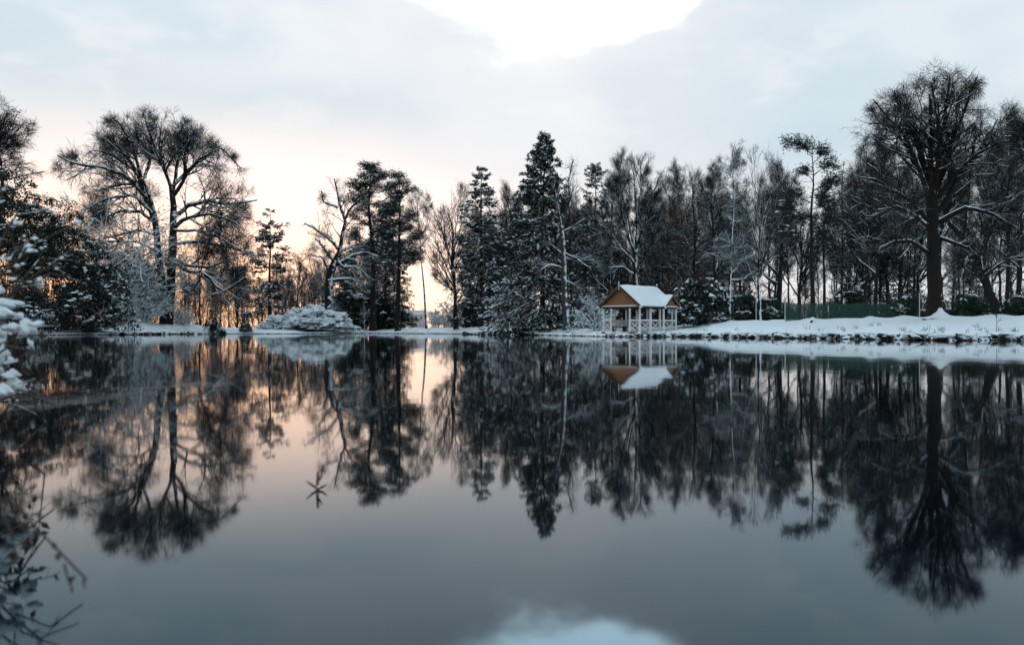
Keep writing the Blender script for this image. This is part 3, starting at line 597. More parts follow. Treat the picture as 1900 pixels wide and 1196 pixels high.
def px_limbs(spec, D, px0, zbase, seed, spread=.5, sc_r=1.0):
    """limbs read off the photograph (px, py, width px) turned into metres about the tree's foot, with depth spread through the crown"""
    r_ = np.random.default_rng(seed); out = []
    for pts, dep in spec:
        n_ = len(pts); q = []
        for i, (a, b_, wd) in enumerate(pts):
            f = i / (n_ - 1); q.append(((a - px0) / F * D, dep[0] + (dep[1] - dep[0]) * f, Zp(b_, D) - zbase, wd / F * D / 2 * sc_r))
        out.append(q)
    return out

# ------------------------------------------------------------------ the trees, one by one
DOME = [(.20, .5), (.30, 3.5), (.45, 6.2), (.62, 7.0), (.80, 5.8), (.92, 3.6), (1.0, .6)]
# big two-stemmed beech on the far bank, peach sky behind
D = 127; z0 = float(gz(X(310, D), D)); px0 = 312
spec = [([(310, 600, 22), (316, 553, 17), (318, 453, 14), (320, 377, 11), (318, 344, 9)], (0, .3)), ([(303, 600, 18), (300, 540, 13), (288, 411, 11), (267, 361, 9), (255, 327, 7)], (.4, 1.0)),
 ([(316, 430, 8), (334, 411, 7), (360, 400, 6), (401, 396, 4), (443, 411, 3), (460, 428, 2)], (.2, -3)), ([(320, 402, 8), (347, 377, 7), (376, 369, 6), (418, 377, 4), (464, 365, 2)], (.2, 2)),
 ([(322, 361, 7), (347, 327, 6), (376, 298, 4), (418, 281, 2)], (.2, -2)), ([(319, 361, 7), (322, 319, 6), (330, 269, 4), (334, 231, 2)], (.3, 1)), ([(318, 352, 7), (305, 311, 5), (293, 269, 4), (288, 231, 2)], (.2, -2)),
 ([(347, 327, 5), (355, 285, 4), (376, 252, 2)], (-1, -4)), ([(319, 345, 6), (350, 300, 5), (390, 265, 4), (425, 300, 2)], (.3, 5)), ([(317, 478, 6), (355, 490, 5), (401, 494, 4), (430, 482, 2)], (-.2, -3)),
 ([(309, 490, 7), (334, 494, 6), (355, 515, 6), (389, 515, 5), (418, 536, 5), (435, 553, 4), (481, 528, 3)], (-.3, -6)), ([(400, 518, 4), (440, 520, 3), (470, 505, 2)], (-3, -4)),
 ([(267, 365, 8), (234, 323, 6), (188, 306, 5), (138, 302, 4), (104, 290, 2)], (.9, -1)), ([(259, 336, 7), (234, 298, 6), (200, 264, 4), (167, 244, 2)], (.9, 2)), ([(257, 327, 6), (251, 285, 5), (234, 244, 4), (217, 223, 2)], (.9, -2)),
 ([(263, 327, 6), (272, 285, 5), (267, 252, 4), (255, 223, 2)], (.9, 3)), ([(280, 394, 7), (251, 361, 5), (209, 369, 4), (167, 394, 2)], (.7, -3)), ([(284, 411, 6), (251, 390, 5), (209, 390, 4), (180, 407, 2)], (.7, 2)), ([(267, 361, 6), (251, 340, 5), (209, 336, 4), (150, 350, 2)], (.8, 5)), ([(285, 400, 6), (262, 340, 5), (225, 300, 4), (150, 270, 2)], (.7, 4))]
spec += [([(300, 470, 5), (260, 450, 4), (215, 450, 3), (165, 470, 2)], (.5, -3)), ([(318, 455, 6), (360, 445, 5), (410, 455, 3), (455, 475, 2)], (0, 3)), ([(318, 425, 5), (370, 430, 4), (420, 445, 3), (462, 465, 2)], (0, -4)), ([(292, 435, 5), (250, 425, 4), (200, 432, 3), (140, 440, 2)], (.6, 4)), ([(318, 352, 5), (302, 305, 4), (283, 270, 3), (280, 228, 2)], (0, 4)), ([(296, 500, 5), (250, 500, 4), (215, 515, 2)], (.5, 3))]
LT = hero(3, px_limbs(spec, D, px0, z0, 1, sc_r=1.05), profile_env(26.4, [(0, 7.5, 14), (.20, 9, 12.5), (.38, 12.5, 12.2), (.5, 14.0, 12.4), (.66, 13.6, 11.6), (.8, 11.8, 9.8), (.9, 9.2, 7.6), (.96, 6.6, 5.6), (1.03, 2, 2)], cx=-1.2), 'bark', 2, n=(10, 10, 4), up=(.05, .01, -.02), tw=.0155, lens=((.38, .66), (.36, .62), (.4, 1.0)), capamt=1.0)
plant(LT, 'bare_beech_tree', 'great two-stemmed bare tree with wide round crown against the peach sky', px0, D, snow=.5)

# giant bare beech on the right-hand lawn
D = 61; z0 = float(gz(X(1734, D), D)); px0 = 1734
spec = [([(1735, 592, 40), (1734, 566, 27), (1733, 500, 24), (1733, 426, 23), (1732, 363, 20)], (0, 0)),
 ([(1732, 375, 15), (1725, 300, 11), (1723, 236, 7), (1716, 178, 4)], (0, -1)), ([(1734, 373, 14), (1748, 304, 10), (1757, 245, 7), (1761, 172, 3)], (0, 1)), ([(1725, 391, 12), (1712, 300, 9), (1694, 236, 6), (1653, 182, 3)], (0, .6)),
 ([(1725, 373, 11), (1689, 300, 8), (1644, 245, 5), (1600, 200, 2)], (0, -1.2)), ([(1723, 408, 10), (1689, 363, 7), (1653, 336, 5), (1612, 327, 2)], (0, 1.5)), ([(1739, 391, 12), (1775, 327, 8), (1806, 282, 5), (1834, 226, 2)], (0, -1)),
 ([(1743, 412, 11), (1775, 385, 8), (1816, 399, 5), (1852, 426, 2)], (0, -2)), ([(1743, 430, 10), (1761, 404, 8), (1788, 363, 6), (1838, 320, 2)], (0, 2)), ([(1722, 468, 9), (1689, 444, 7), (1653, 449, 5), (1626, 462, 4), (1608, 485, 2)], (0, -1.5)),
 ([(1724, 420, 9), (1690, 405, 6), (1650, 390, 4), (1608, 398, 2)], (0, -2.2)), ([(1733, 365, 10), (1735, 280, 8), (1738, 210, 5), (1735, 150, 2)], (0, -2)), ([(1735, 366, 10), (1770, 280, 7), (1795, 225, 4), (1805, 180, 2)], (0, 2)), ([(1732, 368, 9), (1700, 280, 6), (1670, 220, 4), (1640, 215, 2)], (0, 2.5)), ([(1742, 440, 8), (1770, 455, 6), (1800, 470, 4), (1820, 510, 2)], (0, -1.5)), ([(1735, 372, 9), (1730, 300, 7), (1715, 250, 5), (1690, 190, 2)], (0, -3)), ([(1735, 372, 9), (1760, 320, 7), (1790, 280, 5), (1825, 270, 2)], (0, -3))]
spec += [([(1734, 373, 8), (1700, 260, 6), (1680, 200, 4), (1672, 158, 2)], (0, 1.5)), ([(1735, 370, 8), (1770, 250, 6), (1790, 190, 4), (1800, 155, 2)], (0, -1.5))]
RT = hero(5, px_limbs(spec, D, px0, z0, 1), profile_env(14.9, [(.12, 4.0, 3.2), (.3, 5.0, 4.2), (.5, 5.2, 4.4), (.68, 5.0, 4.4), (.8, 4.7, 4.1), (.9, 3.6, 3.4), (.96, 2.3, 2.6), (1.02, .9, 1.2)]), 'bark_brown', 1, n=(8, 9, 4), up=(.02, -.10, -.14), tw=.0085, lens=((.34, .58), (.36, .62), (.25, .6)), capamt=.75)
plant(RT, 'bare_beech_tree', 'largest bare tree with thick trunk and tall domed crown on the snowy lawn', px0, D, snow=.42)

# weathered oak with snow-plastered crooked limbs
D = 150; z0 = float(gz(X(612, D), D)); px0 = 612
spec = [([(612, 612, 22), (610, 578, 17), (611, 514, 15), (622, 485, 13), (629, 470, 10)], (0, 0)), ([(627, 476, 8), (635, 447, 7), (641, 412, 6), (629, 387, 5), (624, 355, 4), (619, 333, 2)], (0, -1.5)), ([(641, 409, 5), (654, 387, 4), (673, 371, 3), (686, 365, 2)], (-1, -2)), ([(629, 387, 4), (603, 377, 3), (602, 358, 2)], (-1, -2.5)),
 ([(629, 463, 6), (607, 438, 5), (587, 425, 4), (570, 416, 2)], (0, -2)), ([(622, 492, 7), (654, 476, 5), (686, 470, 4), (708, 479, 2)], (0, -3)), ([(632, 466, 5), (654, 457, 4), (680, 451, 2)], (0, 1)), ([(612, 505, 6), (603, 480, 4), (585, 476, 2)], (0, -2)), ([(615, 520, 6), (654, 517, 4), (686, 530, 2)], (0, -3)), ([(624, 480, 6), (640, 500, 4), (672, 500, 3), (700, 520, 2)], (0, -4)), ([(620, 485, 6), (598, 455, 4), (580, 440, 2)], (0, 3))]
OK_ = hero(8, px_limbs(spec, D, px0, z0, 1), profile_env(23, [(.12, 5, 8.5), (.4, 4.5, 8.2), (.58, 4.5, 7.2), (.68, 3.8, 5.8), (.78, 1.9, 6), (.9, 1.9, 5), (1.0, 1.5, 1.5)]), 'bark', 1, n=(7, 6, 3), up=(.05, .0, .0), tw=.013, capamt=1.35)
plant(OK_, 'gnarled_oak_tree', 'gnarled tree with crooked limbs thickly lined in snow behind the white mound bush', px0, D, snow=.62)

# broken pale snag beside the tall fir
D = 93; z0 = float(gz(X(1050, D), D)); px0 = 1051
spec = [([(1052, 612, 18), (1051, 598, 12), (1046, 518, 11), (1046, 466, 10), (1042, 420, 8)], (0, 0)), ([(1042, 422, 6), (1051, 403, 5), (1060, 371, 4), (1055, 332, 3), (1063, 297, 2)], (0, -.6)), ([(1041, 419, 5), (1035, 378, 3), (1028, 339, 1.5)], (0, -.8)), ([(1046, 430, 5), (1069, 417, 3), (1084, 410, 2)], (0, -1)), ([(1044, 472, 4), (1020, 452, 3), (1013, 417, 1.5)], (0, -1)), ([(1043, 497, 4), (1023, 490, 3), (1005, 501, 1.5)], (0, -1.5)), ([(1047, 470, 4), (1070, 480, 3), (1095, 500, 1.5)], (0, -1)), ([(1048, 520, 4), (1065, 525, 3), (1085, 545, 1.5)], (0, 1))]
SN = hero(9, px_limbs(spec, D, px0, z0, 1), profile_env(16, [(.1, 2.4, 2.6), (.4, 2.6, 2.7), (.7, 2.0, 2.2), (.9, 1.4, 1.6), (1.0, .5, .8)]), 'bark_grey', 1, n=(5, 4, 2), up=(.05, .0, .0), tw=.008, capamt=.9)
plant(SN, 'bare_snag_tree', 'pale crooked snag with snow plastered trunk right beside the tallest fir', px0, D, snow=.62)

# bare beech with snow-lined fan of limbs behind the gazebo
D = 108; z0 = float(gz(X(1178, D), D)); px0 = 1179
spec = [([(1181, 612, 16), (1180, 560, 11), (1178, 500, 10), (1179, 462, 9)], (0, 0)), ([(1179, 471, 7), (1164, 437, 5), (1150, 400, 4), (1138, 345, 2)], (0, -1.5)), ([(1180, 467, 7), (1184, 427, 5), (1180, 380, 4), (1172, 310, 2)], (0, .5)), ([(1181, 461, 6), (1194, 421, 5), (1204, 380, 4), (1216, 330, 2)], (0, -1)), ([(1180, 465, 6), (1190, 400, 4), (1195, 350, 3), (1195, 295, 2)], (0, 2)), ([(1179, 470, 6), (1168, 420, 4), (1160, 360, 3), (1152, 300, 2)], (0, 2)), ([(1179, 490, 5), (1160, 470, 4), (1135, 440, 3), (1120, 400, 2)], (0, -2)), ([(1180, 500, 4), (1200, 470, 3), (1222, 420, 2)], (0, -2)), ([(1178, 510, 4), (1150, 495, 3), (1125, 500, 2)], (0, -2))]
BG = hero(12, px_limbs(spec, D, px0, z0, 1), profile_env(19.5, [(.2, 3.6, 2.9), (.5, 3.8, 3.0), (.75, 3.7, 3.1), (.9, 3.1, 2.7), (1.0, 1.4, 1.4)]), 'bark', 1, n=(9, 10, 4), up=(.16, .10, .04), tw=.012, ang=((20, 45), (20, 45), (20, 50)), capamt=1.2)
plant(BG, 'bare_beech_tree', 'bare tree with snow-lined forked trunk rising straight behind the gazebo roof', px0, D, snow=.72)

# templates
TALL = [(.2, 1.2), (.4, 2.6), (.6, 3.4), (.8, 3.1), (.92, 2.0), (1.0, .4)]
OVAL = [(.18, 1.8), (.35, 3.8), (.55, 4.8), (.75, 4.6), (.9, 3.2), (1.0, .6)]
FAN = [(.15, 1.0), (.35, 2.8), (.6, 4.2), (.8, 4.6), (.93, 3.6), (1.0, 1.2)]
LARCH = [(.12, 3.4), (.35, 3.2), (.6, 2.4), (.8, 1.5), (.93, .7), (1.0, .15)]
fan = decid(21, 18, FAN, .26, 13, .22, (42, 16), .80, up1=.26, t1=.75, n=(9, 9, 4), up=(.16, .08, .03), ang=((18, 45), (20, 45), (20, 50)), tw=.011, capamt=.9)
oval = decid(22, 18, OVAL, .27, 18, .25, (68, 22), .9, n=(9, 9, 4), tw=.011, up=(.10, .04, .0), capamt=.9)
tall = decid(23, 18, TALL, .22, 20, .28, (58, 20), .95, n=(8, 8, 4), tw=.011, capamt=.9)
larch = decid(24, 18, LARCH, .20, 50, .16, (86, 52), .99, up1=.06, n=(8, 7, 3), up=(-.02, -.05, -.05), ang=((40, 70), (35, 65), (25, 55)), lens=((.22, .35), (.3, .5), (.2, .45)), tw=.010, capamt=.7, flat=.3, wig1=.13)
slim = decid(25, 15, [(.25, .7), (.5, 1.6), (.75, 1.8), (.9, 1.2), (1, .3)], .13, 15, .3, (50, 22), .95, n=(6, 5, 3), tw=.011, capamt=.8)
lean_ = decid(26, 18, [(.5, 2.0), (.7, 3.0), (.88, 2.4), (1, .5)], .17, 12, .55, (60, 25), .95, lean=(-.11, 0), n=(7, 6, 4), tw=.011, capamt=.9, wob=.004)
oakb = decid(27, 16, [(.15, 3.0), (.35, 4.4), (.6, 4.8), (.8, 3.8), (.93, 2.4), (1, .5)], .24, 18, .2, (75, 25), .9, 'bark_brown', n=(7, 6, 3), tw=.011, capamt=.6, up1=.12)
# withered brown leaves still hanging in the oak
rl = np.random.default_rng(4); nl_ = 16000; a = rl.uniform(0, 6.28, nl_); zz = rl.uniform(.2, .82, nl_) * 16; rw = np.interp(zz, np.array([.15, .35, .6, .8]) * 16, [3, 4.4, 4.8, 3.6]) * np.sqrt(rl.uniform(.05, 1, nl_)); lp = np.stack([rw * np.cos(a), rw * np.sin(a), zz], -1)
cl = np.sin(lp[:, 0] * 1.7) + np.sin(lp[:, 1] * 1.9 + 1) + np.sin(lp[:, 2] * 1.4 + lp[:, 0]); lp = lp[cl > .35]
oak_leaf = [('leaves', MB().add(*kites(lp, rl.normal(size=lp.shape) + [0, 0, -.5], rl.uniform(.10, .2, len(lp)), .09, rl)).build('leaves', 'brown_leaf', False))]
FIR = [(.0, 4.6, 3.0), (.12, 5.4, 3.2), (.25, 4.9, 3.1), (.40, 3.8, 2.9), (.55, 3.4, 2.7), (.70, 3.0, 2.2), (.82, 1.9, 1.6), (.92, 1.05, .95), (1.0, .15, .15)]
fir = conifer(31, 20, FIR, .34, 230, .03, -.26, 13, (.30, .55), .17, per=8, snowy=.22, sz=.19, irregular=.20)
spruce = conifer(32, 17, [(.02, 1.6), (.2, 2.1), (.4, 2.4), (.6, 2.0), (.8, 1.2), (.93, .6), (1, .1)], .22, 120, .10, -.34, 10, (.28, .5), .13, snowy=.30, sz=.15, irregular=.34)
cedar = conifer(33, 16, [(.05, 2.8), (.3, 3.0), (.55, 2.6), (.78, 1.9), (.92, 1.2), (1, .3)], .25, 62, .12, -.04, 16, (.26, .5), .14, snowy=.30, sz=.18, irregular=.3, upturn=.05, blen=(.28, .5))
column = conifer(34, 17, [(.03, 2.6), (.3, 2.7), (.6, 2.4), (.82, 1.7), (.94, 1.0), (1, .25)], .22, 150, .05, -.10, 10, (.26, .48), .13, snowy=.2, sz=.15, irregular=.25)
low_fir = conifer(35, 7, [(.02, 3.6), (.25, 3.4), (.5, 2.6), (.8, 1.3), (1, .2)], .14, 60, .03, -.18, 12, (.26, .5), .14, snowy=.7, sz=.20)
def mkpads(seed, n_, h0, h1, w0, w1, pr=(.7, 1.4)):
    r_ = np.random.default_rng(seed); out = []
    for i in range(n_):
        h = h0 + (h1 - h0) * (i + r_.uniform(-.3, .3)) / (n_ - 1); wd = w0 + (w1 - w0) * (h - h0) / (h1 - h0); a_ = r_.uniform(0, 6.28); k = wd * r_.uniform(.35, 1.0); out.append((min(h, .985), k * math.cos(a_), k * math.sin(a_) * .8, r_.uniform(*pr) * (1.1 - .5 * (h - h0) / (h1 - h0))))
    return out
pineA = pine(41, 23, mkpads(1, 40, .40, .985, 4.4, 1.2, (.9, 1.7)) + [(.93, 1.6, 0, .7), (.80, 3.4, .3, 1.0), (.86, -2.2, -.3, .9)], .42, snowy=.25)
pineB = pine(42, 22, mkpads(2, 34, .42, .98, 3.6, 1.1, (.8, 1.5)) + [(.9, 3.0, 0, .9), (.74, 3.6, .5, 1.0)], .36, snowy=.3)
pineC = pine(43, 15, [(.985, -1.6, 0, .75), (.97, -.5, .3, .7), (.93, .8, -.2, .6), (.86, 1.5, .3, .8), (.82, -.9, -.2, .6), (.77, 1.6, 0, .7), (.70, -1.6, .3, .9), (.66, 1.0, -.5, .8), (.62, -2.2, -.4, .9), (.57, -.9, .6, .9), (.55, 1.8, .4, .8), (.48, -1.9, 0, .8), (.45, 1.2, .2, .6)], .22, snowy=.2, dead=18)
pineD = pine(44, 16, mkpads(6, 18, .45, .98, 2.6, 1.0, (.6, 1.1)), .2, snowy=.25, dead=20)

# (parts, name, label, column, distance, template height, top row, width factor, turn, snow)
TREES = [
 (oval, 'bare_tree', 'bare tree with fine twigs cut by the frame above the dark evergreens', -45, 112, 18, 165, 1.15, .4, .2),
 (larch, 'bare_tree', 'fine level-twigged tree rising out of the edge evergreen', -12, 108, 18, 205, 1.7, 2.0, .25),
 (cedar, 'cedar_tree', 'small dark conifer with layered boughs between the two-stemmed tree and gnarled tree', 500, 146, 16, 386, 1.0, .8, .3),
 (slim, 'slim_bare_tree', 'thin upright bare tree under the low snowy limb of the two-stemmed tree', 440, 152, 15, 440, 1.3, 0, .3),
 (slim, 'slim_bare_tree', 'thin bare tree in front of peach sky just beside the two-stemmed tree', 372, 158, 15, 425, 1.5, 2, .3),
 (slim, 'slim_bare_tree', 'thin bare tree standing between the small dark conifer and the gnarled tree', 555, 160, 15, 452, 1.5, 1, .4),
 (pineA, 'pine_tree', 'tall dark pine rising behind the snow-lined gnarled tree', 692, 152, 23, 302, 1.12, .3, .35),
 (pineB, 'pine_tree', 'dark pine with flat topped pads next to the leaning slender tree', 738, 148, 22, 322, 1.12, 2.2, .35),
 (lean_, 'leaning_tree', 'slender dark tree leaning beside the pale gap in the wood', 792, 146, 18, 345, .85, 0, .55),
 (fan, 'bare_tree', 'bare tree whose limbs fan upward just past the pale gap', 846, 134, 18, 338, 1.02, .6, .45),
 (spruce, 'spruce_tree', 'slim pointed spruce with snowy drooping boughs standing before the fan-shaped bare tree', 893, 124, 17, 306, 1.12, .9, .4),
 (oval, 'bare_tree', 'bare tree squeezed between the slim spruce and the tall fir', 938, 140, 18, 336, .65, 2, .45),
 (fir, 'fir_tree', 'tallest fir, broad dark cone with snowy skirts at the waterside', 1006, 101, 20, 241, .86, 0, .45),
 (low_fir, 'young_fir_tree', 'low spreading fir with snow heavy boughs at the foot of the tallest fir', 952, 106, 7, 505, 1.15, .5, .8),
 (column, 'evergreen_tree', 'dark columnar evergreen beyond the pale snag', 1103, 122, 17, 300, .85, 0, .2),
 (oval, 'bare_tree', 'dark bare tree spreading between the pale snag and the gazebo', 1128, 114, 18, 318, .66, 1.1, .5),
 (oakb, 'oak_tree', 'tree with withered rust brown leaves beside the gazebo roof', 1283, 112, 16, 312, .85, .5, .4),
 (oval, 'bare_tree', 'dark rounded bare tree just behind the brown-leaved oak', 1265, 126, 18, 300, .85, 3.3, .45),
 (larch, 'larch_tree', 'spire-topped bare tree with level branches and snowy trunk past the laurel', 1353, 84, 18, 258, .85, 2.0, .8),
 (fan, 'bare_tree', 'upright bare tree with twin snowy stems next to the spire-topped tree', 1410, 88, 18, 268, .62, 2.6, .7),
 (oval, 'bare_tree', 'wide dark bare tree behind the twin snowy stems', 1440, 98, 18, 296, .85, 1.7, .45),
 (oval, 'bare_tree', 'wide dark bare tree behind the spire-topped tree', 1332, 102, 18, 300, .85, 4.4, .45),
 (fan, 'bare_tree', 'dark upright bare tree close behind the lanky pine', 1484, 94, 18, 345, .8, 3.1, .45),
 (pineC, 'pine_tree', 'lone lanky pine with bare straight trunk above the green netting', 1508, 79, 15, 262, 1.0, 0, .3),
 (pineD, 'pine_tree', 'shorter thin pine leaning on the sky beside the lanky pine', 1529, 92, 16, 335, 1.0, 1, .4),
 (larch, 'bare_tree', 'dark bare tree with level twigs rising over the middle of the netting', 1562, 90, 18, 300, .7, .7, .5),
 (oval, 'bare_tree', 'dark bare tree with slim trunk crowding the giant domed tree', 1624, 72, 18, 236, .68, .9, .4),
 (tall, 'bare_tree', 'narrow bare tree standing at the far end of the netting', 1604, 84, 18, 262, .85, 2.4, .45),
 (oval, 'bare_tree', 'spreading bare tree cut by the frame beyond the leaning trunk', 1925, 64, 18, 192, .78, 4.0, .4),
 (oval, 'bare_tree', 'broad bare tree filling the sky between the giant domed tree and the frame', 1886, 80, 18, 198, .85, 2.2, .4),
 (tall, 'bare_tree', 'bare tree rising close behind the leaning trunk near the frame edge', 1868, 74, 18, 205, .95, 1.0, .4),
]
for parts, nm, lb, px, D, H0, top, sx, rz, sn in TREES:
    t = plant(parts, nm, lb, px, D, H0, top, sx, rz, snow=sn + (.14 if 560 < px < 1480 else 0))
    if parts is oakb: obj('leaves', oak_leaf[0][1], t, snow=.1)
# leaning limbed tree at the right
D = 66; z0 = float(gz(X(1850, D), D)); px0 = 1850
spec = [([(1852, 592, 22), (1848, 560, 17), (1820, 489, 14), (1797, 440, 12), (1768, 408, 9)], (0, .8)), ([(1797, 440, 7), (1800, 380, 6), (1812, 320, 4), (1815, 260, 2)], (.6, 1.5)), ([(1775, 415, 7), (1760, 370, 5), (1758, 320, 4), (1770, 270, 2)], (.8, 2)), ([(1820, 489, 6), (1840, 430, 5), (1862, 370, 4), (1870, 300, 2)], (.3, -1)), ([(1768, 408, 6), (1740, 395, 4), (1710, 400, 3), (1690, 430, 2)], (.8, 2)), ([(1810, 470, 5), (1790, 480, 4), (1770, 510, 2)], (.4, -1)), ([(1830, 510, 5), (1860, 480, 4), (1890, 475, 2)], (.2, -1))]
LN = hero(15, px_limbs(spec, D, px0, z0, 1), profile_env(14, [(.1, 5.5, 2.6), (.5, 6.2, 2.8), (.8, 4.5, 2.4), (1.0, 1.5, 1.2)]), 'bark', 1, n=(7, 6, 4), up=(.08, .02, -.03), tw=.0085, capamt=1.0)
plant(LN, 'leaning_tree', 'dark trunk leaning steeply towards the giant domed tree', px0, D, snow=.5)
# trees deeper in the wood, told apart by the landmarks they stand between
ORD = ['first', 'second', 'third', 'fourth', 'fifth', 'sixth', 'seventh', 'eighth', 'ninth', 'tenth', 'eleventh', 'twelfth', 'thirteenth', 'fourteenth', 'fifteenth', 'sixteenth', 'seventeenth', 'eighteenth', 'nineteenth', 'twentieth', 'twenty-first', 'twenty-second']
SEG = [(320, 'the two-stemmed tree'), (500, 'the small dark conifer'), (612, 'the gnarled tree'), (738, 'the second pine'), (848, 'the fan-shaped tree'), (1006, 'the tallest fir'), (1179, 'the gazebo tree'), (1283, 'the brown-leaved oak'), (1353, 'the spire-topped tree'), (1410, 'the twin-stemmed tree'), (1508, 'the lanky pine'), (1624, 'the slim dark tree'), (1734, 'the giant domed tree'), (2000, 'the picture edge')]
def deep_wood(cols, seed, temps, nm, what, dist, tops, group, snow):
    r_ = np.random.default_rng(seed); seen = {}
    for i, px in enumerate(sorted(cols)):
        k = max(j for j in range(len(SEG)) if SEG[j][0] <= px or j == 0); k = min(k, len(SEG) - 2); seen[k] = seen.get(k, -1) + 1
        p_, H0 = temps[int(r_.integers(len(temps)))]
        plant(p_, nm, '%s %s in the wood from %s to %s' % (ORD[seen[k]], what, SEG[k][1], SEG[k + 1][1]), px + r_.uniform(-4, 4), dist(px, r_), H0, tops(px, r_), r_.uniform(.7, 1.05), r_.uniform(0, 6.28), snow=r_.uniform(*snow), group=group)
cols = [352, 386, 404, 436, 450, 486, 506, 528, 560, 580, 606, 654, 690, 714, 730, 874, 898, 918, 940, 958, 980, 1012, 1044, 1060, 1084, 1104, 1128, 1148, 1190, 1206, 1220, 1234, 1246, 1258, 1276, 1302, 1330, 1372, 1580, 1604, 1646, 1684, 1778, 1846, 345, 362, 395, 412, 428, 462, 478, 520, 535, 548, 570, 588, 598, 632, 645, 662, 676, 708, 722, 866, 880, 912, 926, 950, 966, 990, 1022, 1034, 1066, 1078, 1092, 1116, 1140, 1156, 1168, 1200, 1212, 1226, 1240, 1252, 1266, 1296, 1310, 1322, 1338, 1366, 1380, 1394, 1424, 1436, 1450, 1464, 1478, 1490, 1520, 1544, 1556, 1572, 1586, 1596, 1612, 1640, 1652, 1664, 1676, 1692, 1706, 1752, 1770, 1786, 1800, 1820, 1836, 1856, 1876, 1890]
deep_wood(cols, 77, [(fan, 18), (oval, 18), (tall, 18), (tall, 18), (oval, 18), (larch, 18)], 'bare_tree', 'bare tree', lambda px, r_: r_.uniform(98, 135) if px > 1330 else r_.uniform(152, 195) if px < 900 else r_.uniform(125, 165), lambda px, r_: np.interp(px, [340, 560, 640, 760, 860, 1000, 1200, 1250, 1440, 1500, 1560, 1640, 1900], [450, 470, 420, 400, 375, 350, 340, 355, 320, 400, 340, 270, 255]) + r_.uniform(0, 90), 'bare trees deep in the wood', (.4, .75))
deep_wood([392, 455, 540, 585, 640, 655, 690, 712, 740, 872, 905, 935, 955, 975, 1072, 1090, 1125, 1150, 1195, 1225, 1256, 1275, 1312, 1335, 1385, 1600, 1648, 1690], 78, [(column, 17), (cedar, 16), (spruce, 17)], 'conifer_tree', 'dark conifer', lambda px, r_: r_.uniform(104, 125) if px > 1330 else r_.uniform(158, 190) if px < 900 else r_.uniform(128, 150), lambda px, r_: r_.uniform(400, 480) if px > 620 else r_.uniform(490, 540), 'dark conifers deep in the wood', (.2, .4))

# ------------------------------------------------------------------ shrubs
BU = []
yew = bush(51, 5.6, 4.5, 14.0, 170, 170, (.16, .34), .13, 'evergreen', .22, .26, 160)
yew2 = bush(52, 4.6, 4.2, 9.5, 140, 165, (.16, .32), .12, 'evergreen', .30, .26, 140)
rhodo = bush(53, 2.0, 1.6, 2.2, 55, 110, (.14, .26), .09, 'laurel', .22, .15, 90)
dark_bush = bush(54, 3.0, 2.0, 2.6, 60, 120, (.14, .26), .09, 'evergreen', .25, .15, 90)
laurel = bush(55, 2.35, 2.0, 3.3, 70, 100, (.18, .34), .12, 'evergreen', .42, .19, 100)
mound = bush(56, 6.2, 4.0, 3.3, 200, 45, (.16, .30), .10, 'evergreen', .93, .40, 140, heavy=True)
snowy_tw = twiggy(57, 3.4, 4.4, 34, (10, 7), 'bark_grey', .016, -.10, 1.5, 900)
low_tw = twiggy(58, 2.4, 2.2, 26, (9, 6), 'bark_grey', .013, -.14, 1.3, 350)
weep = twiggy(59, 4.2, 7.5, 30, (11, 8), 'bark_grey', .015, -.11, 1.6, 800, (5, 40))
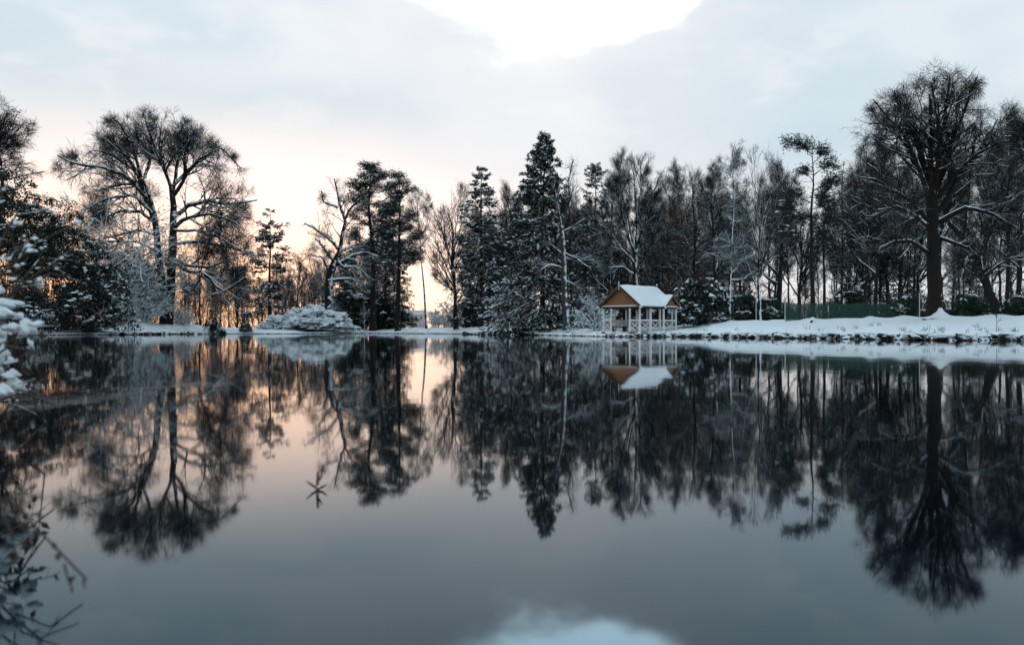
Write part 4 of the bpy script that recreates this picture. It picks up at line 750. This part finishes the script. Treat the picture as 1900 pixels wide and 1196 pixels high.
SH = [
 (yew, 'evergreen_tree', 'huge dark yew-like evergreen at the picture edge above the snowy bank', 8, 96, 14, 300, .95, .0, 'tree', .35),
 (yew, 'evergreen_tree', 'tall dark evergreen speckled with snow, next in from the edge one', 92, 104, 14, 352, .80, 2.0, 'tree', .4),
 (dark_bush, 'snowy_shrub', 'low snow speckled shrub on the bank under the edge evergreen', 40, 94.5, 2.6, 556, .9, 0, 'shrub', .8),
 (dark_bush, 'snowy_shrub', 'low snow speckled shrub on the bank under the tall speckled evergreen', 112, 105, 2.6, 566, .8, 3, 'shrub', .7),
 (dark_bush, 'evergreen_shrub', 'dark shrub behind the gnarled tree and the white mound bush', 655, 158, 2.6, 545, 1.1, 3, 'shrub', .4),
 (dark_bush, 'evergreen_shrub', 'dark shrub under the first tall pine', 705, 158, 2.6, 556, .9, 4, 'shrub', .4),
 (yew2, 'evergreen_tree', 'lower rounded dark evergreen reaching down to the snowy bank', 168, 107, 9.5, 442, .80, 1.0, 'tree', .5),
 (yew2, 'evergreen_tree', 'dark evergreen half hidden behind the tall frosted shrub', 238, 136, 9.5, 462, .85, 3.4, 'tree', .45),
 (weep, 'snowy_shrub', 'tall frosted shrub with arching twigs between dark evergreens and two-stemmed tree', 222, 125, 7.5, 412, 1.0, 0, 'shrub', .85),
 (snowy_tw, 'snowy_shrub', 'low white dusted shrub at the foot of the two-stemmed tree', 272, 124, 4.4, 536, .85, 1, 'shrub', .9),
 (low_tw, 'snowy_shrub', 'small dusted shrub at the tip of the snowy bank', 340, 131, 2.2, 572, .75, 2, 'shrub', .6),
 (dark_bush, 'evergreen_shrub', 'low dark shrub dipping into the water past the snowy bank', 398, 124, 2.6, 597, .6, 0, 'shrub', .4),
 (dark_bush, 'evergreen_shrub', 'flat dark shrub at the waterline close to the white mound bush', 456, 131, 2.6, 600, .95, 2, 'shrub', .5),
 (mound, 'snowy_bush', 'broad bush buried under a white mound of snow at the water', 576, 141, 3.3, 574, 1.02, 0, 'bush', .9),
 (dark_bush, 'evergreen_shrub', 'dark round shrub under the two tall pines', 745, 156, 2.6, 572, .75, 1, 'shrub', .3),
 (low_tw, 'bare_shrub', 'pale grey twiggy shrub at the pale gap beside the leaning slender tree', 838, 150, 2.2, 566, 1.0, 0, 'shrub', .6),
 (dark_bush, 'evergreen_shrub', 'dark shrub at the foot of the fan-shaped bare tree', 872, 132, 2.6, 566, .7, 0, 'shrub', .3),
 (dark_bush, 'evergreen_shrub', 'dark shrub behind the foot of the pale snag', 1092, 96, 2.6, 560, .75, .4, 'shrub', .6),
 (low_tw, 'bare_shrub', 'thin snowy sapling shrub just before the gazebo', 1101, 88, 2.2, 556, .55, 0, 'shrub', .8),
 (laurel, 'laurel_shrub', 'dark laurel laden with white snow lumps beside the gazebo', 1301, 84, 3.3, 518, .95, 0, 'shrub', .6),
 (rhodo, 'evergreen_shrub', 'dark green rhododendron behind the laurel', 1378, 92, 2.2, 545, 1.05, 0, 'shrub', .2),
 (rhodo, 'evergreen_shrub', 'dark green rhododendron just left of the green netting', 1432, 90, 2.2, 552, .95, 2, 'shrub', .2),
 (rhodo, 'evergreen_shrub', 'dark green shrub between the netting and the giant tree trunk', 1690, 70, 2.2, 548, .85, 1, 'shrub', .2),
 (rhodo, 'evergreen_shrub', 'broad dark green shrub right behind the giant tree trunk', 1792, 69, 2.2, 546, 1.2, 4, 'shrub', .3),
 (rhodo, 'evergreen_shrub', 'dark green shrub at the frame edge of the lawn', 1893, 66, 2.2, 548, .9, 3, 'shrub', .3),
 (dark_bush, 'evergreen_shrub', 'dark shrub seen over the top of the green netting', 1580, 98, 2.6, 530, .7, 3, 'shrub', .3),
 (dark_bush, 'evergreen_shrub', 'dark shrub seen through the posts of the gazebo', 1160, 92, 2.6, 556, .9, 3, 'shrub', .25),
 (dark_bush, 'evergreen_shrub', 'dark shrub showing past the small porch of the gazebo', 1225, 90, 2.6, 560, .9, 5, 'shrub', .25),
 (column, 'evergreen_tree', 'small dark evergreen behind the broad green shrub', 1812, 78, 17, 440, .62, 3, 'tree', .3),
]
for parts, nm, lb, px, D, H0, top, sx, rz, ct, sn in SH: plant(parts, nm, lb, px, D, H0, top, sx, rz, ct, sn)

# tangled undergrowth between the trunks: one mass
ru = np.random.default_rng(90); US = MB(); nS = 2700
pxs = ru.uniform(170, 1960, nS); ok = ~((pxs > 752) & (pxs < 798)); pxs = pxs[ok]; nS = len(pxs)
Ds = np.interp(pxs, [300, 650, 760, 900, 1000, 1100, 1200, 1300, 1400, 1500, 1700, 1960], [140, 165, 165, 138, 122, 106, 100, 98, 94, 92, 84, 80]) + ru.uniform(0, 16, nS)
hh = np.interp(pxs, [300, 480, 700, 760, 800, 900, 1100, 1400, 1500, 1960], [7.5, 8.0, 7.0, 3.5, 3.0, 6.0, 6.0, 4.0, 2.6, 3.4]) * ru.uniform(.3, 1, nS) ** 1.3
xs = X(pxs, Ds); zs = gz(xs, Ds); a = ru.uniform(0, 6.28, nS); tl = ru.uniform(.1, .7, nS); P0 = np.stack([xs, Ds, zs - .1], -1); dd = np.stack([np.cos(a) * tl, np.sin(a) * tl, np.ones(nS)], -1)
UP = np.stack([P0, P0 + dd * (hh * .35)[:, None], P0 + dd * (hh * .7)[:, None] + ru.normal(size=dd.shape) * .15, P0 + dd * [1.2, 1.2, 1] * hh[:, None] + ru.normal(size=dd.shape) * .3], 1); UR = np.tile([[.03, .024, .017, .009]], (nS, 1))
U2, UR2 = grow(ru, UP, UR, 6, (.2, 1), (30, 75), lambda t, L, k: L * ru.uniform(.2, .5, k), 3, -.05, .2, .8, .013, .010)
US.add(*tubes(UP, UR, 4)).add(*tubes(U2, UR2, 3))
u = obj('undergrowth', US.build('undergrowth', TW['bark']), snow=.5); kind(u, 'stuff', 'tangle of snowy bare undergrowth between the trunks')

# ------------------------------------------------------------------ stones along the banks
rs = np.random.default_rng(61); STN = []
for i in range(7):
    V0, F0 = ICO[2]; V = V0 * (1 + rs.normal(size=(len(V0), 1)) * .07); V = V * rs.uniform(.75, 1.25, 3) * [1.25, .8, .62]
    for q in range(5):                       # flat facets
        n_ = nrm(rs.normal(size=3)); dcut = rs.uniform(.5, .72); h = V @ n_; V = V - np.maximum(h - dcut, 0)[:, None] * n_
    STN.append(mesh('stone', V, F0, 'stone', False))
def edging(label, p0, p1, n_, size, off=(-.15, .35), snow=.4, zz=(.0, .22)):
    t = thing('stone_edging', label, 'stones', (X((p0 + p1) / 2, 1) * float(shore(math.atan(((p0 + p1) / 2 - CX) / F))), float(shore(math.atan(((p0 + p1) / 2 - CX) / F))) * .97, 0)); L0 = np.array(t.location)
    for i in range(n_):
        th = math.atan((p0 + (p1 - p0) * (i + rs.uniform(-.4, .4)) / n_ - CX) / F); r_ = float(shore(th)) + rs.uniform(*off)
        o_ = obj('stone', STN[int(rs.integers(7))], t, np.array([r_ * math.sin(th), r_ * math.cos(th), rs.uniform(*zz)]) - L0, snow=snow + rs.uniform(-.3, .3)); k = rs.uniform(*size); o_.scale = (k, k, k * rs.uniform(.6, 1)); o_.rotation_euler = (rs.uniform(-.3, .3), rs.uniform(-.3, .3), rs.uniform(0, 6.28))
_ed = edging
def edging(label, p0, p1, n_, size, off=(-.15, .35), snow=.4, zz=(.0, .22)):
    _ed(label, p0, p1, n_, size, off, snow, zz); t = [o_ for o_ in bpy.data.objects if o_.get('label') == label][0]; m_ = int(n_ * .8)
    th = np.arctan((rs.uniform(p0, p1, m_) - CX) / F); r_ = shore(th) + rs.uniform(.05, .6, m_); ps = np.stack([r_ * np.sin(th), r_ * np.cos(th), rs.uniform(.16, .36, m_)], -1) - np.array(t.location)
    obj('snow', MB().add(*blobs(ps, np.stack([rs.uniform(.15, .5, m_), rs.uniform(.12, .3, m_), rs.uniform(.05, .13, m_)], -1), rs, 2, .08)).build('snow', 'snow'), t)['kind'] = 'stuff'
edging('long row of dark stones edging the snowy lawn at the water', 1262, 1915, 190, (.09, .38), (-.12, .7), .62, (-.04, .24))
edging('dark stones and earth under the bank before the fir and snag', 862, 1004, 34, (.16, .42), snow=.25)
edging('few dark stones along the snowy bank below the two-stemmed tree', 205, 372, 34, (.14, .40), snow=.55)
edging('dark rocks at the foot of the gazebo', 1134, 1262, 22, (.10, .26), snow=.6)

# snow heaped over the roots of the giant tree
bt = [o_ for o_ in bpy.data.objects if o_.get('label', '').startswith('largest bare tree')][0]
nA, nZ = 28, 9; A_ = np.linspace(0, 2 * np.pi, nA, endpoint=False); VV = []
for j in range(nZ):
    f = j / (nZ - 1); rr = (.85 * (1 - f) ** 1.9 + .10) * (1 + .22 * np.sin(3 * A_ + 1) * (1 - f) + .10 * np.sin(7 * A_)); VV.append(np.stack([rr * np.cos(A_) * 1.1, rr * np.sin(A_) * .8, np.full(nA, -.14 + .66 * f + .04 * np.sin(5 * A_ + 9 * f))], -1))
VV = np.concatenate(VV); I_ = np.arange(nA * nZ).reshape(nZ, nA); J_ = np.roll(I_, -1, 1)
obj('snow_heap', mesh('snow_heap', VV, [np.stack([I_[:-1], J_[:-1], J_[1:], I_[1:]], -1).reshape(-1, 4), I_[-1:]], 'snow'), bt, (.14, -.50, .02))

# ------------------------------------------------------------------ green netting fence, poles, sapling, stump
def pole(name, label, px, D, top, r, m_, cat='pole', cap=True):
    x, y = X(px, D), D; z = float(gz(x, y)); t = thing(name, label, cat, (x, y, z)); h = Zp(top, D) - z
    obj('shaft', MB().add(*tubes(np.array([[[0, 0, -.4], [.005, 0, h * .5], [0, 0, h]]]), np.array([[r, r, r * .95]]), 8)).build('shaft', m_), t)
    if cap: obj('snow', MB().add(*blobs(np.array([[0, 0, h]]), np.array([[r * 1.15, r * 1.15, r * 1.2]]), rs, 2, .05)).build('snow', 'snow'), t)
    return t
ft = thing('netting_fence', 'dark green netting fence stretched low across the snowy lawn', 'fence', (X(1562, 73), 73, float(gz(X(1562, 73), 73)))); FL = np.array(ft.location)
def fpt(px, top): D_ = 74 - (px - 1457) / 211 * 3.0; x_ = X(px, D_); return np.array([x_, D_, Zp(top, D_)]), np.array([x_, D_, float(gz(x_, D_)) - .05])
for px, top, m_, r in [(1457, 556, 'post_metal', .045), (1537, 556, 'post_metal', .05), (1609, 560, 'dark_post', .045), (1667, 562, 'dark_post', .04)]:
    A1, B1 = fpt(px, top); obj('post', MB().add(*tubes(np.array([[B1 - FL - [0, 0, .3], (A1 + B1) / 2 - FL, A1 - FL]]), np.full((1, 3), r), 8)).build('post', m_), ft)
for p0, p1 in [(1457, 1537), (1537, 1609), (1609, 1667)]:
    nu, nv = 22, 7; g_ = []
    for i in range(nu):
        f = i / (nu - 1); A1, B1 = fpt(p0 + (p1 - p0) * f, 560.5 + 3.0 * math.sin(math.pi * f) + .5 * math.sin(i * 1.7))
        for j in range(nv): g_.append(B1 + (A1 - B1) * j / (nv - 1) - FL + [0, .05 * math.sin(i * .8 + j) - .07, 0])
    I_ = np.arange(nu * nv).reshape(nu, nv); obj('netting_panel', mesh('netting_panel', g_, np.stack([I_[:-1, :-1], I_[1:, :-1], I_[1:, 1:], I_[:-1, 1:]], -1).reshape(-1, 4), 'netting'), ft)
pole('pole', 'lone thin pale pole standing between the netting and giant tree trunk', 1706, 68, 545, .035, 'post_metal')
pole('pole', 'thin pale pole between the twin-stemmed tree and the laurel', 1403, 79, 512, .03, 'post_metal', cap=False)
# stump
D = 69; x = X(1508, D); t = thing('tree_stump', 'short tree stump capped with snow in front of the netting', 'stump', (x, D, float(gz(x, D))))
obj('stump', MB().add(*tubes(np.array([[[0, 0, -.2], [0, 0, .05], [0, 0, .26]]]), np.array([[.22, .18, .17]]), 12)).build('stump', 'bark', True), t, snow=1.0)
obj('snow', MB().add(*blobs(np.array([[0, 0, .27]]), np.array([[.21, .21, .17]]), rs, 2, .06)).build('snow', 'snow'), t)
sap = decid(71, 2.0, [(.2, .15), (.5, .35), (.8, .3), (1, .05)], .022, 9, .35, (45, 25), .97, n=(3, 3, 1), tw=.004, capamt=0, lens=((.3, .5), (.3, .5), (.08, .16)))
plant(sap, 'sapling', 'thin lone sapling on the snow close to the water', 1849, 53.5, 2.0, 566, 1.0, 0, 'sapling', .2)
snk = decid(72, 4.0, [(.2, .5), (.5, 1.0), (.8, .8), (1, .1)], .05, 9, .25, (50, 25), .97, n=(4, 4, 2), tw=.007, capamt=1.2)
plant(snk, 'sapling', 'small crooked snowy tree on the shore right before the gazebo', 1104, 87, 4.0, 528, 1.0, 0, 'sapling', .9)
plant(snk, 'sapling', 'thin forked sapling rising behind the white mound bush', 622, 146, 4.0, 556, 1.0, 2, 'sapling', .95)
plant(snk, 'sapling', 'thin snowy sapling standing on the bank between mound bush and first pine', 676, 150, 4.0, 560, .7, 1, 'sapling', .95)

# ------------------------------------------------------------------ pale house and gate far off in the gap
D = 420; t = thing('house', 'pale far-off house glimpsed in the gap beside the leaning slender tree', 'house', (X(774, D), D, float(gz(X(774, D), D))))
hw, hd, hz_ = 3.4, 4.0, 7.0; obj('wall', MB().add(*bar((0, 0, 0), (0, 0, hz_), hw * 2, hd * 2, (0, 1, 0))).build('wall', 'house_wall', False), t)
RV = np.array([[-hw - .3, -hd - .3, hz_ - .1], [hw + .3, -hd - .3, hz_ - .1], [hw + .3, hd + .3, hz_ - .1], [-hw - .3, hd + .3, hz_ - .1], [-hw - .3, 0, hz_ + 1.9], [hw + .3, 0, hz_ + 1.9]])
rf = obj('roof', MB().add(RV, [np.array([[0, 1, 5, 4], [2, 3, 4, 5], [0, 3, 2, 1]]), np.array([[0, 4, 3], [1, 2, 5]])]).build('roof', 'house_roof', False), t)
obj('chimney', MB().add(*bar((-1.6, 0, hz_ + 1.2), (-1.6, 0, hz_ + 2.9), .9, .7, (0, 1, 0))).build('chimney', 'house_wall', False), rf)
for zz in (2.2, 5.0):
    for xx in (-2.1, 0, 2.1):
        wn = obj('window', MB().add(*bar((xx, -hd - .06, zz), (xx, -hd - .06, zz + 1.3), 1.0, .1, (0, 1, 0))).build('window', 'white_paint', False), t)
        obj('pane', MB().add(*bar((xx, -hd - .13, zz + .1), (xx, -hd - .13, zz + 1.2), .8, .04, (0, 1, 0))).build('pane', 'house_glass', False), wn)
D = 166; t = thing('field_gate', 'small white gate in the pale gap in front of the far house', 'gate', (X(775, D), D, float(gz(X(775, D), D))))
for xx in (-.66, .66): obj('post', MB().add(*bar((xx, 0, -.3), (xx, 0, 1.15), .12, .12, (0, 1, 0))).build('post', 'white_paint', False), t)
for zz in (.25, .6, .95): obj('rail', MB().add(*bar((-.6, 0, zz), (.6, 0, zz), .05, .08)).build('rail', 'white_paint', False), t)

# ------------------------------------------------------------------ near bush at the left bank, out of focus
rn = np.random.default_rng(31)
def P4(px, py, D): return np.array([X(px, D), D, Zp(py, D)])
root = np.array([-2.75, 3.9, float(gz(-2.75, 3.9))]); t = thing('snowy_bush', 'near out-of-focus bush with dark stems and fat snow clumps overhanging the water', 'bush', root)
arcs = [[(-60, 640), (27, 537), (43, 510), (77, 477), (124, 477), (147, 484)], [(-60, 620), (33, 530), (67, 514), (110, 480)], [(-50, 600), (70, 512), (97, 506), (127, 512), (154, 524)], [(-40, 560), (0, 454), (17, 413), (33, 393)], [(-50, 600), (7, 514), (25, 470), (43, 437), (66, 436)], [(-60, 560), (20, 500), (60, 455), (110, 430), (143, 414)], [(-70, 620), (0, 575), (40, 568)], [(-70, 650), (10, 606), (50, 598), (78, 606)], [(-70, 700), (5, 650), (40, 628), (60, 650)], [(-70, 720), (10, 690), (45, 705)], [(-70, 760), (0, 730), (40, 745)], [(-50, 520), (-10, 430), (5, 350)], [(-60, 690), (20, 660), (60, 690), (85, 715)], [(-60, 760), (20, 720), (70, 740), (100, 750)]]
AP = []; AR = []
for i, ar in enumerate(arcs):
    dD = rn.uniform(-.35, .35); q = [root + rn.normal(size=3) * [.15, .15, 0] + [0, 0, -.05]] + [P4(a_, b_, 4.0 + dD + .12 * j) for j, (a_, b_) in enumerate(ar)]
    AP.append(resample(np.array(q), 12)); AR.append(np.linspace(.013, .0035, 12))
AP = np.array(AP); AR = np.array(AR); A2, AR2 = grow(rn, AP, AR, 4, (.45, 1), (25, 60), lambda u_, L, k: rn.uniform(.06, .26, k), 5, .06, .14, .7, .02, .0016)
A3, AR3 = grow(rn, A2, AR2, 3, (.2, 1), (25, 60), lambda u_, L, k: rn.uniform(.03, .10, k), 3, 0, .14, .7, .02, .0011)
# the dark tangle low down
nT = 6; tp = np.array([P4(rn.uniform(-60, 95), rn.uniform(650, 770), rn.uniform(3.8, 4.9)) for _ in range(nT)]); tb = tp * [1, 1, 0] + np.stack([rn.uniform(-.5, .0, nT), rn.uniform(-.2, .2, nT), np.full(nT, .02)], -1)
TPp = np.stack([tb, (tb + tp) / 2 + rn.normal(size=tp.shape) * .05, tp], 1)
obj('stems', MB().add(*tubes(AP - root, AR, 8)).add(*tubes(A2 - root, AR2, 5)).add(*tubes(A3 - root, AR3, 4)).add(*tubes(TPp - root, np.tile([[.006, .004, .002]], (nT, 1)), 5)).build('stems', 'bleached_twig'), t, snow=.1)
lp = np.concatenate([np.array([P4(rn.uniform(-40, 75), rn.uniform(620, 770), rn.uniform(3.8, 4.8)) for _ in range(70)]), A2[:, 3]]); q = obj('leaves', MB().add(*kites(lp - root, rn.normal(size=lp.shape) + [0, 0, -.6], rn.uniform(.03, .07, len(lp)), .028, rn)).build('leaves', 'dead_leaf', False), t); q['kind'] = 'stuff'
obj('snow', MB().add(*snowcap(AP - root, AR * .8, rn, .45, .0008)).add(*snowcap(A2 - root, AR2 * 1.1, rn, .55, .0008)).build('snow', 'snow'), t)['kind'] = 'stuff'
clumps = [(33, 415, 13, 9), (144, 413, 8, 7), (64, 443, 9, 6), (52, 457, 8, 7), (59, 466, 15, 7), (77, 461, 6, 4), (32, 494, 8, 6), (42, 490, 5, 4), (23, 518, 9, 5), (74, 519, 7, 8), (114, 479, 5, 5), (105, 499, 5, 4), (5, 480, 9, 6), (16, 480, 6, 5), (16, 504, 5, 4), (45, 438, 4, 4), (7, 352, 5, 5), (2, 375, 5, 4), (12, 565, 32, 10), (4, 583, 20, 14), (30, 588, 12, 9), (48, 612, 17, 18), (64, 602, 14, 7), (20, 608, 16, 8), (3, 655, 12, 18), (8, 672, 14, 12), (20, 697, 13, 11), (31, 718, 24, 17), (6, 727, 15, 14), (25, 746, 9, 6), (32, 670, 5, 5), (-20, 620, 24, 20), (-25, 690, 24, 22), (-18, 540, 20, 14), (56, 640, 6, 12), (84, 458, 4, 3), (92, 490, 3, 3)]
for (a_, b_, wx, wz) in clumps:
    wx, wz = (wx * .6, wz * .55) if b_ < 530 else (wx * .9, wz * .85); D_ = 4.0 + rn.uniform(-.15, .3); V0, F0 = ICO[3]; f1 = rn.uniform(2, 4, 3); ph = rn.uniform(0, 6, 3); k = 1 + .22 * np.sin(V0 @ f1 + ph[0]) + .20 * np.sin(V0[:, ::-1] @ f1 * 1.6 + ph[1]) + .12 * np.abs(np.sin(V0[:, [1, 2, 0]] @ f1 * 2.6 + ph[2])) + rn.normal(size=len(V0)) * .02
    V = V0 * k[:, None] * [wx / F * D_ * 1.05, (wx + wz) / 2 / F * D_, wz / F * D_ * 1.05]; V[:, 2] = np.where(V[:, 2] < 0, V[:, 2] * .6, V[:, 2])
    obj('snow_clump', mesh('snow_clump', V, F0, 'snow'), t, P4(a_, b_, D_) - root)
# drooping leafy twig near the lens
root = np.array([-2.35, 1.9, float(gz(-2.35, 1.9))]); t = thing('hanging_twig', 'thin drooping twig with dark withered leaves over the open water', 'twig', root)
ar = [root, root + [.35, 0, .55], P4(-40, 880, 1.9), P4(43, 946, 1.88), P4(73, 989, 1.86), P4(99, 1022, 1.85), P4(122, 1048, 1.84), P4(142, 1062, 1.84), P4(160, 1074, 1.84)]
br = [[P4(119, 1045, 1.84), P4(126, 1072, 1.84), P4(135, 1094, 1.84)], [P4(-10, 905, 1.88), P4(20, 985, 1.8), P4(30, 1035, 1.78)], [P4(-20, 895, 1.9), P4(10, 950, 1.95), P4(12, 1010, 1.95)], [P4(20, 930, 1.88), P4(48, 952, 1.9), P4(70, 955, 1.9)]]
SP = np.concatenate([resample(np.array(q), 12)[None] for q in [ar] + br]); obj('stem', MB().add(*tubes(SP - root, np.concatenate([np.linspace(.006, .0022, 12)[None]] + [np.linspace(.0024, .0014, 12)[None]] * 4), 7)).build('stem', 'dead_leaf'), t)
for i, (a_, b_, sz_) in enumerate([(70, 953, 13), (46, 975, 16), (61, 985, 13), (71, 990, 14), (99, 1010, 14), (107, 1030, 13), (161, 1078, 18), (141, 1073, 15), (56, 1008, 18), (28, 1030, 20), (135, 1094, 9), (12, 1012, 18), (18, 985, 14), (8, 960, 18), (30, 950, 16), (2, 930, 20)]):
    L_ = sz_ / F * 1.85 * 1.25; n_ = 7; f = np.linspace(0, 1, n_); wd = np.sin(np.pi * f ** .8) * L_ * .30; cu = .35 * L_ * np.sin(np.pi * f)
    V = np.concatenate([np.stack([-wd, cu, -f * L_], -1), np.stack([0 * f, cu - wd * .6, -f * L_], -1), np.stack([wd, cu, -f * L_], -1)]); I_ = np.arange(3 * n_).reshape(3, n_)
    o_ = obj('leaf', mesh('leaf', V, np.stack([I_[:-1, :-1], I_[:-1, 1:], I_[1:, 1:], I_[1:, :-1]], -1).reshape(-1, 4), 'dead_leaf'), t, P4(a_, b_ - sz_ * .4, 1.85) - root); o_.rotation_euler = (rn.uniform(-.5, .5), rn.uniform(-.7, .7), rn.uniform(0, 6.28))
# little sprig poking out of the water
D = CZ * F / (908 - HY); c = np.array([X(589, D), D, 0]); t = thing('water_sprig', 'tiny reddish sprig poking out of the open water', 'sprig', c); k = D / F
obj('stem', MB().add(*tubes(np.array([[[0, 0, -.05], [0, 0, .02], [.002, 0, 34 * k]]]), np.array([[.0052, .0052, .0040]]), 8)).build('stem', 'red_stem'), t)
for ex, ez in ((-20, 17), (19, 11), (9, 27)):
    obj('shoot', MB().add(*tubes(np.array([[[0, 0, (2 if ez < 20 else 15) * k], [ex * .45 * k, .006, ez * .42 * k + (ez > 20) * 9 * k], [ex * k, -.006, ez * k]]]), np.array([[.0045, .0042, .0016]]), 6)).build('shoot', 'red_stem'), t)
obj('snow', MB().add(*blobs(np.array([[.004, -.004, 6 * k]]), np.array([[.006, .005, .005]]), rn, 2, .08)).build('snow', 'snow'), t)
# dead stalks standing in the thin ice
for i, (px, py, hgt, lb) in enumerate([(118, 742, .16, 'shortest dead stalks standing in the thin ice'), (150, 735, .22, 'dead reed stalks in the middle of the thin ice')]):
    D = CZ * F / (py - HY); c = np.array([X(px, D), D, 0]); t = thing('reed_stalks', lb, 'reeds', c); n_ = 14; b0 = np.stack([rn.normal(size=n_) * .12, rn.normal(size=n_) * .25, np.full(n_, -.05)], -1); tp = b0 + np.stack([rn.normal(size=n_) * .05, rn.normal(size=n_) * .05, rn.uniform(.5, 1, n_) * hgt + .05], -1)
    obj('stalks', MB().add(*tubes(np.stack([b0, (b0 + tp) / 2 + rn.normal(size=tp.shape) * .01, tp], 1), np.tile([[.003, .0025, .0012]], (n_, 1)), 5)).build('stalks', 'bleached_twig'), t, snow=.2)['kind'] = 'stuff'

# ------------------------------------------------------------------ dead grass and stalks poking through the snow near the water
rg_ = np.random.default_rng(14); cen = rg_.choice(np.concatenate([rg_.uniform(1270, 1900, 34), rg_.uniform(860, 1110, 20), rg_.uniform(215, 360, 16), rg_.uniform(670, 850, 10)]), 80, replace=False); nG = 9
th = np.arctan((np.repeat(cen, nG) + rg_.normal(size=80 * nG) * 3 - CX) / F); rr = shore(th) + np.repeat(rg_.uniform(0, 1, 80) ** 3 * 4 + .15, nG) + rg_.normal(size=len(th)) * .12
gb = np.stack([rr * np.sin(th), rr * np.cos(th), np.zeros_like(rr)], -1); gb[:, 2] = gz(gb[:, 0], gb[:, 1]) - .03; gt = gb + np.stack([rg_.normal(size=len(th)) * .09, rg_.normal(size=len(th)) * .09, rg_.uniform(.08, .34, len(th))], -1)
kind(obj('dead_grass', MB().add(*tubes(np.stack([gb, gb + (gt - gb) * [.3, .3, .6], gt], 1), np.tile([[.008, .007, .003]], (len(th), 1)), 3)).build('dead_grass', 'dead_leaf')), 'stuff', 'tufts of dead grass poking through the snow along the bank')
